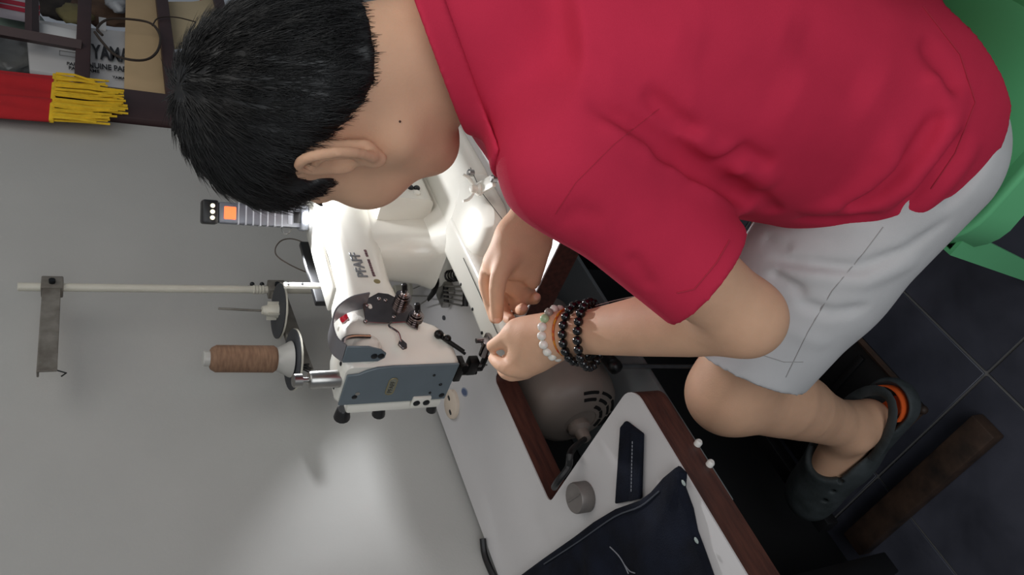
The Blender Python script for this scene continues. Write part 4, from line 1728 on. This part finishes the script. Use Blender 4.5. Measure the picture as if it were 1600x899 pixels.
_hv = [.52] + [z for a, z in _hz] + [.56]


def below_hem(p):
    a = np.arctan2(p[:, 1] - .22, p[:, 0] - .64) % (2 * PI)
    return (p[:, 2] - np.interp(a, _ha, _hv)) * .8


_o1 = list(shirt.ops)
shell = Soft()
shell.ops = list(_o1)
shell.ops.append((None, .0095, 'h', A3((.64, .22, .75)), 9.0))
shell.ops.append((lambda p: -below_hem(p), 0, 'n', A3((.64, .22, .75)), 9.0))


def sleeve_cut(sh, el, dd, end):
    # open end of a sleeve: everything past the hem, close to the arm, is taken away
    o, n = A3(end), A3(dd)
    mid = A3((np.array(sh) + np.array(el)) / 2)

    def fn(p):
        a = (p - o) @ n
        q = (p - o) - a[:, None] * n
        return np.maximum(-a, np.sqrt((q * q).sum(1)) - .085)
    return fn


_cn = SLD - FWD * .35
_cn = _cn / np.linalg.norm(_cn)
shell.ops.append((sleeve_cut(SHL, ELL, _cn, SLE), 0, 's', A3(SLE), .16))
shell.ops.append((sleeve_cut(SHR, ELR, RLD, RLE), 0, 's', A3(RLE), .16))
# neck opening: a slanted plane across the base of the neck
NKA = P(735, 75, .71)
_pa, _pb, _pc = P(650, 5, .62), P(716, 182, .66), P(676, 60, .80)
_pn = np.cross(_pb - _pa, _pc - _pa)
_pn /= np.linalg.norm(_pn)
if float((hd(0, 0, 0) - _pa) @ _pn) < 0:
    _pn = -_pn
_pa32, _pn32, _nk32 = A3(_pa), A3(_pn), A3(P(690, 90, .70))


def neck_plane(p):
    return (p - _pa32) @ _pn32


shell.ops.append((lambda p: np.maximum(-neck_plane(p), np.sqrt(((p - _nk32) ** 2).sum(1)) - .14), 0, 's', _nk32, .15))
_v, _q = shell.mesh((.32, .0, .40), (1.0, .48, 1.14), .0034)
sh_o = link('shirt', raw_mesh('shirt', relax(_v, _q, 2, .45), _q), SHIRTM, man)
# collar band round the neck opening
coll = Soft()
coll.ops = list(_o1)
coll.ops.append((lambda p: np.full(len(p), -.0045, dtype=f32), 0, 'd', A3(NKA), 9.0))
coll.ops.append((None, .009, 'h', A3(NKA), 9.0))
coll.ops.append((lambda p: np.abs(neck_plane(p) + .0115) - .0125, .003, 'n', A3(NKA), 9.0))
coll.ops.append((lambda p: np.sqrt(((p - _nk32) ** 2).sum(1)) - .125, .003, 'n', A3(NKA), 9.0))
_v, _q = coll.mesh((.45, .1, .93), (.80, .45, 1.20), .003)
link('collar', raw_mesh('collar', relax(_v, _q, 2, .45), _q), SHIRTM, sh_o)


def seam(name, soft, pix, m, parent, r=.0008, off=.0):
    pts = []
    for (a, b), (c, d) in zip(pix[:-1], pix[1:]):
        n = max(2, int(math.hypot(c - a, d - b) / 12))
        for k in range(n):
            pts.append(soft.hit(a + (c - a) * k / n, b + (d - b) * k / n))
    pts.append(soft.hit(*pix[-1]))
    b_ = NB()
    tube(b_, pts, r, 5)
    return obj(name, b_, m, parent)


SEAMM = mat('crimson_thread', (168, 34, 58), .9)
_s2 = Soft()
_s2.ops = _o1
seam('hem_seam', _s2, [(1442, 10), (1500, 85), (1524, 160), (1492, 240), (1455, 295)], SEAMM, sh_o)
seam('armhole_seam', _s2, [(1030, 170), (960, 225), (900, 285), (868, 335)], SEAMM, sh_o, .0003)
seam('cuff_seam', _s2, [(1058, 458), (1085, 452), (1120, 410), (1140, 375)], SEAMM, sh_o)

# ------------------------------------------------------------------ shorts
SA, SB = P(1412, 238, .865), P(1172, 558, .975)
SA2, SB2 = np.array([.80, .235, .55]), np.array([.83, .54, .565])
shorts = Soft()
shorts.limb(SA, SA * .45 + SB * .55, .104, .089, .02)
shorts.limb(SA * .45 + SB * .55, SB + (SB - SA) * .15, .089, .076, .02)
shorts.limb(SA2, SB2 + (SB2 - SA2) * .15, .104, .078, .02)
shorts.limb((.52, .235, .55), (.78, .235, .55), .100, .100, .03)
shorts.limb((.58, .20, .60), (.72, .20, .60), .10, .10, .04)
for px, dd, ww in (
        ([(1195, 405), (1260, 412), (1340, 420), (1420, 390), (1490, 340)], .011, .006),
        ([(1200, 420), (1270, 432), (1350, 440), (1440, 405)], -.007, .009),
        ([(1200, 425), (1235, 445), (1260, 462)], .011, .006),
        ([(1230, 345), (1290, 352), (1370, 350)], -.004, .010),
        ([(1240, 470), (1300, 490), (1360, 480)], .008, .007),
        ([(1210, 500), (1260, 530), (1300, 540)], -.003, .010),
        ([(1470, 330), (1520, 280), (1550, 220)], .007, .007),
        ([(1190, 370), (1215, 385), (1240, 388)], .004, .007)):
    shorts.crease([shorts.hit(*q) for q in px], dd, ww)
_so = list(shorts.ops)
SOUT = Soft()
SOUT.ops = _so
for a, b, rr in ((SA, SB, .072), (SA2, SB2, .072)):
    n = (b - a) / np.linalg.norm(b - a)
    # slanted leg opening, then the hollow inside it
    nn = n - (RGT * .45 if a is SA else 0)
    nn = nn / np.linalg.norm(nn)
    shorts.ops.append((lambda p, o=A3(b + n * .012), m_=A3(nn): np.maximum(-((p - o) @ m_), np.sqrt(((p - o) ** 2).sum(1)) - .16), 0, 's', A3(b), .17))
    shorts.limb(b - n * .05, b + n * .06, rr, rr, 0, 's')
_v, _q = shorts.mesh((.36, .04, .40), (.96, .68, .76), .0036)
so_o = link('shorts', raw_mesh('shorts', relax(_v, _q, 2, .45), _q), SHORTM, man)
STM = mat('grey_thread', (168, 166, 164), .9)
seam('side_seam', SOUT, [(1380, 355), (1350, 395), (1300, 455), (1262, 520), (1228, 590)], STM, so_o, .0006)
seam('hem_seam', SOUT, [(1160, 540), (1190, 555), (1225, 566), (1255, 566)], STM, so_o, .0006)

# ------------------------------------------------------------------ hair
WH = np.array([.010, -.062, .085])


def hairmask(q):
    """q in head coordinates (left, forward, up): > 0 where hair grows"""
    l, f, u = np.abs(q[:, 0]), q[:, 1], q[:, 2]
    # hairline height as a function of forward position
    line = np.interp(f, [-.12, -.085, -.06, -.045, -.03, -.012, .006, .016, .022, .034, .044, .060, .09],
                     [-.070, -.068, -.060, -.044, -.014, .026, .030, .020, .000, .000, .016, .036, .048])
    return u - line


hair = Soft()
hair.ell(hd(0, -.010, .028), HAX, (.074, .090, .083), .01)
hair.limb(hd(0, -.035, -.035), P(735, 72, .71), .056, .054, .03)
hair.ell(hd(0, .030, -.040), HAX, (.066, .068, .090), .02)
_HM = np.array(HAX).T


def hthick(p):
    q = (p - HC) @ _HM
    m = np.clip(hairmask(q) / .045, -1, 1)
    t = np.where(m > 0, .0005 + .0090 * np.clip(m, 0, 1) ** .7, -.0035)
    # longer on top than at the sides, slightly clumped
    t = t * (1 + .25 * np.clip((q[:, 2] - .03) / .09, 0, 1)) + np.where(m > .2, .0012 * np.sin(q[:, 0] * 240 + q[:, 1] * 90) * np.sin(q[:, 1] * 170 + q[:, 2] * 130), 0)
    return -t


hair.ops.append((hthick, 0, 'd', A3(HC), 9.0))
_v, _q = hair.mesh(HC - .17, HC + .19, .003)
hr_o = link('hair', raw_mesh('hair', relax(_v, _q, 1, .4), _q), HAIRM, man)
# strands combed out from the whorl
rng = np.random.default_rng(3)
q_ = (_v - HC) @ _HM
hm = hairmask(q_)
cen = np.array([0, -.012, .028])
_e = .002
_vv = _v.astype(f32)
nrm = np.stack([hair(_vv + np.eye(3, dtype=f32)[k] * _e) - hair(_vv - np.eye(3, dtype=f32)[k] * _e) for k in range(3)], 1) @ _HM
nrm = nrm / np.maximum(np.linalg.norm(nrm, axis=1), 1e-9)[:, None]
_hid = (_v - NKA) @ _pn32 < 0.0
keep = np.where((hm > -.020) & (hm > -.007 - .013 * (q_[:, 1] < -.05)) & ~_hid & (rng.random(len(_v)) < np.clip(.22 + hm / .03, 0.02, 1)))[0]
keep = rng.choice(keep, min(len(keep), 17000), replace=False)
base, nn = q_[keep], nrm[keep]
flow = base - WH
flow -= (flow * nn).sum(1)[:, None] * nn
fl = np.linalg.norm(flow, axis=1)[:, None]
flow /= np.maximum(fl, .004)
flow += np.cross(nn, flow) * .35 * np.exp(-fl / .05)
flow[:, 2] -= .35
flow += rng.normal(scale=.22, size=flow.shape)
flow -= (flow * nn).sum(1)[:, None] * nn * .9
flow /= np.linalg.norm(flow, axis=1)[:, None]
side = np.cross(flow, nn)
side /= np.linalg.norm(side, axis=1)[:, None]
L_ = (.010 + .016 * np.clip(hm[keep] / .05, 0, 1)) * rng.uniform(.7, 1.3, len(keep))
wd = rng.uniform(.00028, .0005, len(keep))
lift = rng.uniform(.10, .34, len(keep))
N_ = len(keep)
vs = []
for k, s in enumerate((0, .5, 1.0)):
    c_ = base - nn * .0025 + flow * (L_ * s)[:, None] + nn * (L_ * (lift * s - .22 * s * s))[:, None] + nn * .002
    wk = wd * (1, .8, .15)[k]
    vs += [c_ - side * wk[:, None], c_ + side * wk[:, None], c_ + nn * wk[:, None] * 1.2]
vs = np.stack(vs, 1)                      # N, 9, 3
fa = []
for s in (0, 3):
    for a, b in ((0, 1), (1, 2), (2, 0)):
        fa.append([s + a, s + b, s + b + 3, s + a + 3])
fa = np.array(fa)
Q_ = (np.arange(N_)[:, None, None] * 9 + fa[None]).reshape(-1, 4)
Vw = HC + vs.reshape(-1, 3) @ np.array(HAX)
link('hair_strands', raw_mesh('hair_strands', Vw, Q_, False), HAIRM, hr_o)
for px, py in ((625, 190), (598, 222)):
    p_ = body.hit(px, py)
    if px == 625:
        obj('mole', ball(NB(), p_, .0011, 8), mat('mole_brown', (70, 40, 30), .6), man)
# eyes and brows
for s in (1, -1):
    obj('eyebrow', tube(NB(), [hd(s * .014, .0905, .0215), hd(s * .03, .0895, .027), hd(s * .048, .077, .022)], [.003, .0035, .0015], 8, flat=.6), HAIRM, man)
    obj('eye', ball(NB(), hd(s * .031, .0835, .001), .0095, 12), mat('eye_white', (225, 220, 214), .3), man)

# nails
NAIL = mat('nail', (222, 176, 150), .35)
for (a, b) in (((776, 468, 1.03), (777, 496, 1.045)), ((790, 492, 1.085), (799, 501, 1.065)), ((812, 484, 1.08), (817, 482, 1.058)), ((834, 468, 1.075), (838, 465, 1.055))):
    pa, pb = P(*a), P(*b)
    n = -FWD + .0
    d = Vector((pb - pa)).normalized()
    x = Vector(-FWD)
    x = (x - d * x.dot(d)).normalized()
    y = d.cross(x)
    rot = Matrix((x, y, d)).transposed().to_4x4()
    if a[0] != 776:
        c = Vector(pb) + d * .0062
        rot = Matrix((d, y, x)).transposed().to_4x4()
    else:
        c = Vector(pb) + x * .0078
    obj('fingernail', ball(NB(), c, .0052, 12, (.28, .95, 1.05), rot), NAIL, man)

# ------------------------------------------------------------------ bracelets on the near wrist
fd_ = Vector((WRL - ELL)).normalized()


def wring(px, py, t, r, tilt, n, ph=0.0):
    c = Vector(P(px, py, t))
    x, y, z = frame(fd_ + Vector(RGT) * tilt[0] + Vector(UPV) * tilt[1])
    return [c + (x * math.cos(2 * PI * k / n + ph) + y * math.sin(2 * PI * k / n + ph)) * r for k in range(n)]


def beads(name, label_mats, ring, r, seg=14):
    br = bpy.data.objects.new(name, None)
    COL.objects.link(br)
    br.location = ring[0]
    setp(br, man)
    br.location = tuple(Vector(ring[0]))
    br.matrix_parent_inverse = wmat(man).inverted()
    me0 = {}
    for k, p in enumerate(ring):
        m = label_mats[k % len(label_mats)]
        if m.name not in me0:
            o = obj('bead', ball(NB(), (0, 0, 0), r, seg), m, None)
            me0[m.name] = o.data
        else:
            o = bpy.data.objects.new('bead', me0[m.name])
            COL.objects.link(o)
        o.location = p
        o.parent = br
        o.matrix_parent_inverse = wmat(br).inverted()
    return br


BLK = mat('black_glass_bead', (12, 12, 14), .12, spec=.6)
WHT = mat('milky_bead', (226, 222, 212), .2, sss=.1)
JAD = mat('jade_bead', (165, 190, 150), .2)
CLR = mat('smoky_bead', (150, 140, 130), .15)
beads('black_bead_bracelet', [BLK], wring(903, 521, .945, .0360, (.12, .35), 20), .0059)
beads('black_bead_bracelet', [BLK], wring(922, 523, .932, .0405, (.10, .75), 22), .0059)
_r = wring(871, 521, .963, .0310, (.05, .15), 17)
_r.sort(key=lambda p: 0)
beads('pale_bead_bracelet', [WHT, WHT, WHT, WHT, WHT, WHT, JAD, CLR, WHT], _r, .0060)
obj('red_string_bracelet', tube(NB(), wring(886, 520, .955, .0300, (.08, .25), 28), .0016, 6, closed=True), mat('red_cord', (190, 48, 28), .7, rgb2=(215, 150, 40), nscale=160), man)

# ------------------------------------------------------------------ clogs
CLOG = mat('charcoal_foam', (58, 64, 66), .7, rgb2=(38, 44, 44), nscale=30, bump=.3, bscale=150)
ORNG = mat('orange_insole', (238, 98, 34), .7, noise=.1, nscale=30)
for an, hole in ((ANL, True), (ANR, False)):
    h0 = an + np.array([.0, -.012, -.040])
    zs = h0[2] - .032          # inner sole
    ax0 = np.array([h0[0], h0[1] - .042, zs + .012])
    ax1 = ax0 + np.array([-.006, .250, -.010])
    clog = Soft()
    up = np.array([0, 0, 1.0])
    clog.limb(ax0 + up * .004, ax0 * .5 + ax1 * .5 + up * .006, .043, .045, .02)
    clog.limb(ax0 * .5 + ax1 * .5 + up * .008, ax1 + up * .004, .046, .046, .03, squash=((0, 0, 1), .85))
    clog.limb(ax0 * .4 + ax1 * .6 + up * .028, ax1 * .9 + ax0 * .1 + up * .012, .040, .034, .03)
    clog.func(lambda p, z=zs - .026: z - p[:, 2], ax0, 9.0, .008, 'n')
    hol = Soft()
    clog.limb(ax0 + up * .022, ax1 * .95 + ax0 * .05 + up * .008, .034, .036, .006, 's')
    clog.limb(ax0 + up * .034 - np.array([0, .0, 0]), ax0 * .50 + ax1 * .50 + up * .062, .039, .042, .01, 's')
    for k in range(3):
        for sgn in (-1, 1):
            q = ax0 * (.42 - .12 * k) + ax1 * (.58 + .12 * k) + np.array([sgn * .030, 0, .035 - .004 * k])
            clog.limb(q, q + np.array([sgn * .02, 0, .02]), .0048, .0048, .0, 's')
    _v, _q = clog.mesh(np.minimum(ax0, ax1) - .07, np.maximum(ax0, ax1) + np.array([.07, .07, .10]), .0028)
    c_o = link('clog', raw_mesh('clog', relax(_v, _q, 1, .4), _q), CLOG, man)
    bm = NB()
    rings = []
    for z_, s_ in ((zs - .004, 1.0), (zs + .001, 1.0), (zs + .002, .9)):
        rings.append([ax0 * (1 - t_) + ax1 * t_ + np.array([w_ * s_, 0, z_ - (ax0 * (1 - t_) + ax1 * t_)[2]]) for t_, w_ in
                      [(-.12, .012), (-.06, .028), (.1, .033), (.4, .032), (.75, .038), (1.0, .030), (1.08, .012), (1.08, -.012), (1.0, -.030), (.75, -.036), (.4, -.030), (.1, -.033), (-.06, -.028), (-.12, -.012)]])
    loft(bm, rings)
    obj('insole', bm, ORNG, c_o)
    # orange lining at the heel cup
    bm = NB()
    pts = []
    for k in range(13):
        a = PI + PI * k / 12
        pts.append(ax0 + np.array([.0335 * math.cos(a), .034 * math.sin(a) + .004, .004]))
    rr = [[p + np.array([0, 0, -.010]), p + np.array([0, 0, .018]), (p - ax0) * .93 + ax0 + np.array([0, 0, .018]), (p - ax0) * .93 + ax0 + np.array([0, 0, -.010])] for p in pts]
    loft(bm, rr)
    obj('heel_lining', bm, ORNG, c_o)
    # heel strap folded back
    bm = NB()
    sp = []
    for k in range(15):
        a = PI * (1.0 + k / 14)
        sp.append(ax0 * .72 + ax1 * .28 + np.array([.047 * math.cos(a), .105 * math.sin(a) + .01, .030 + .012 * abs(math.sin(a))]))
    tube(bm, sp, .0085, 8, flat=.35, hint=(0, 0, 1))
    obj('heel_strap', bm, CLOG, c_o)
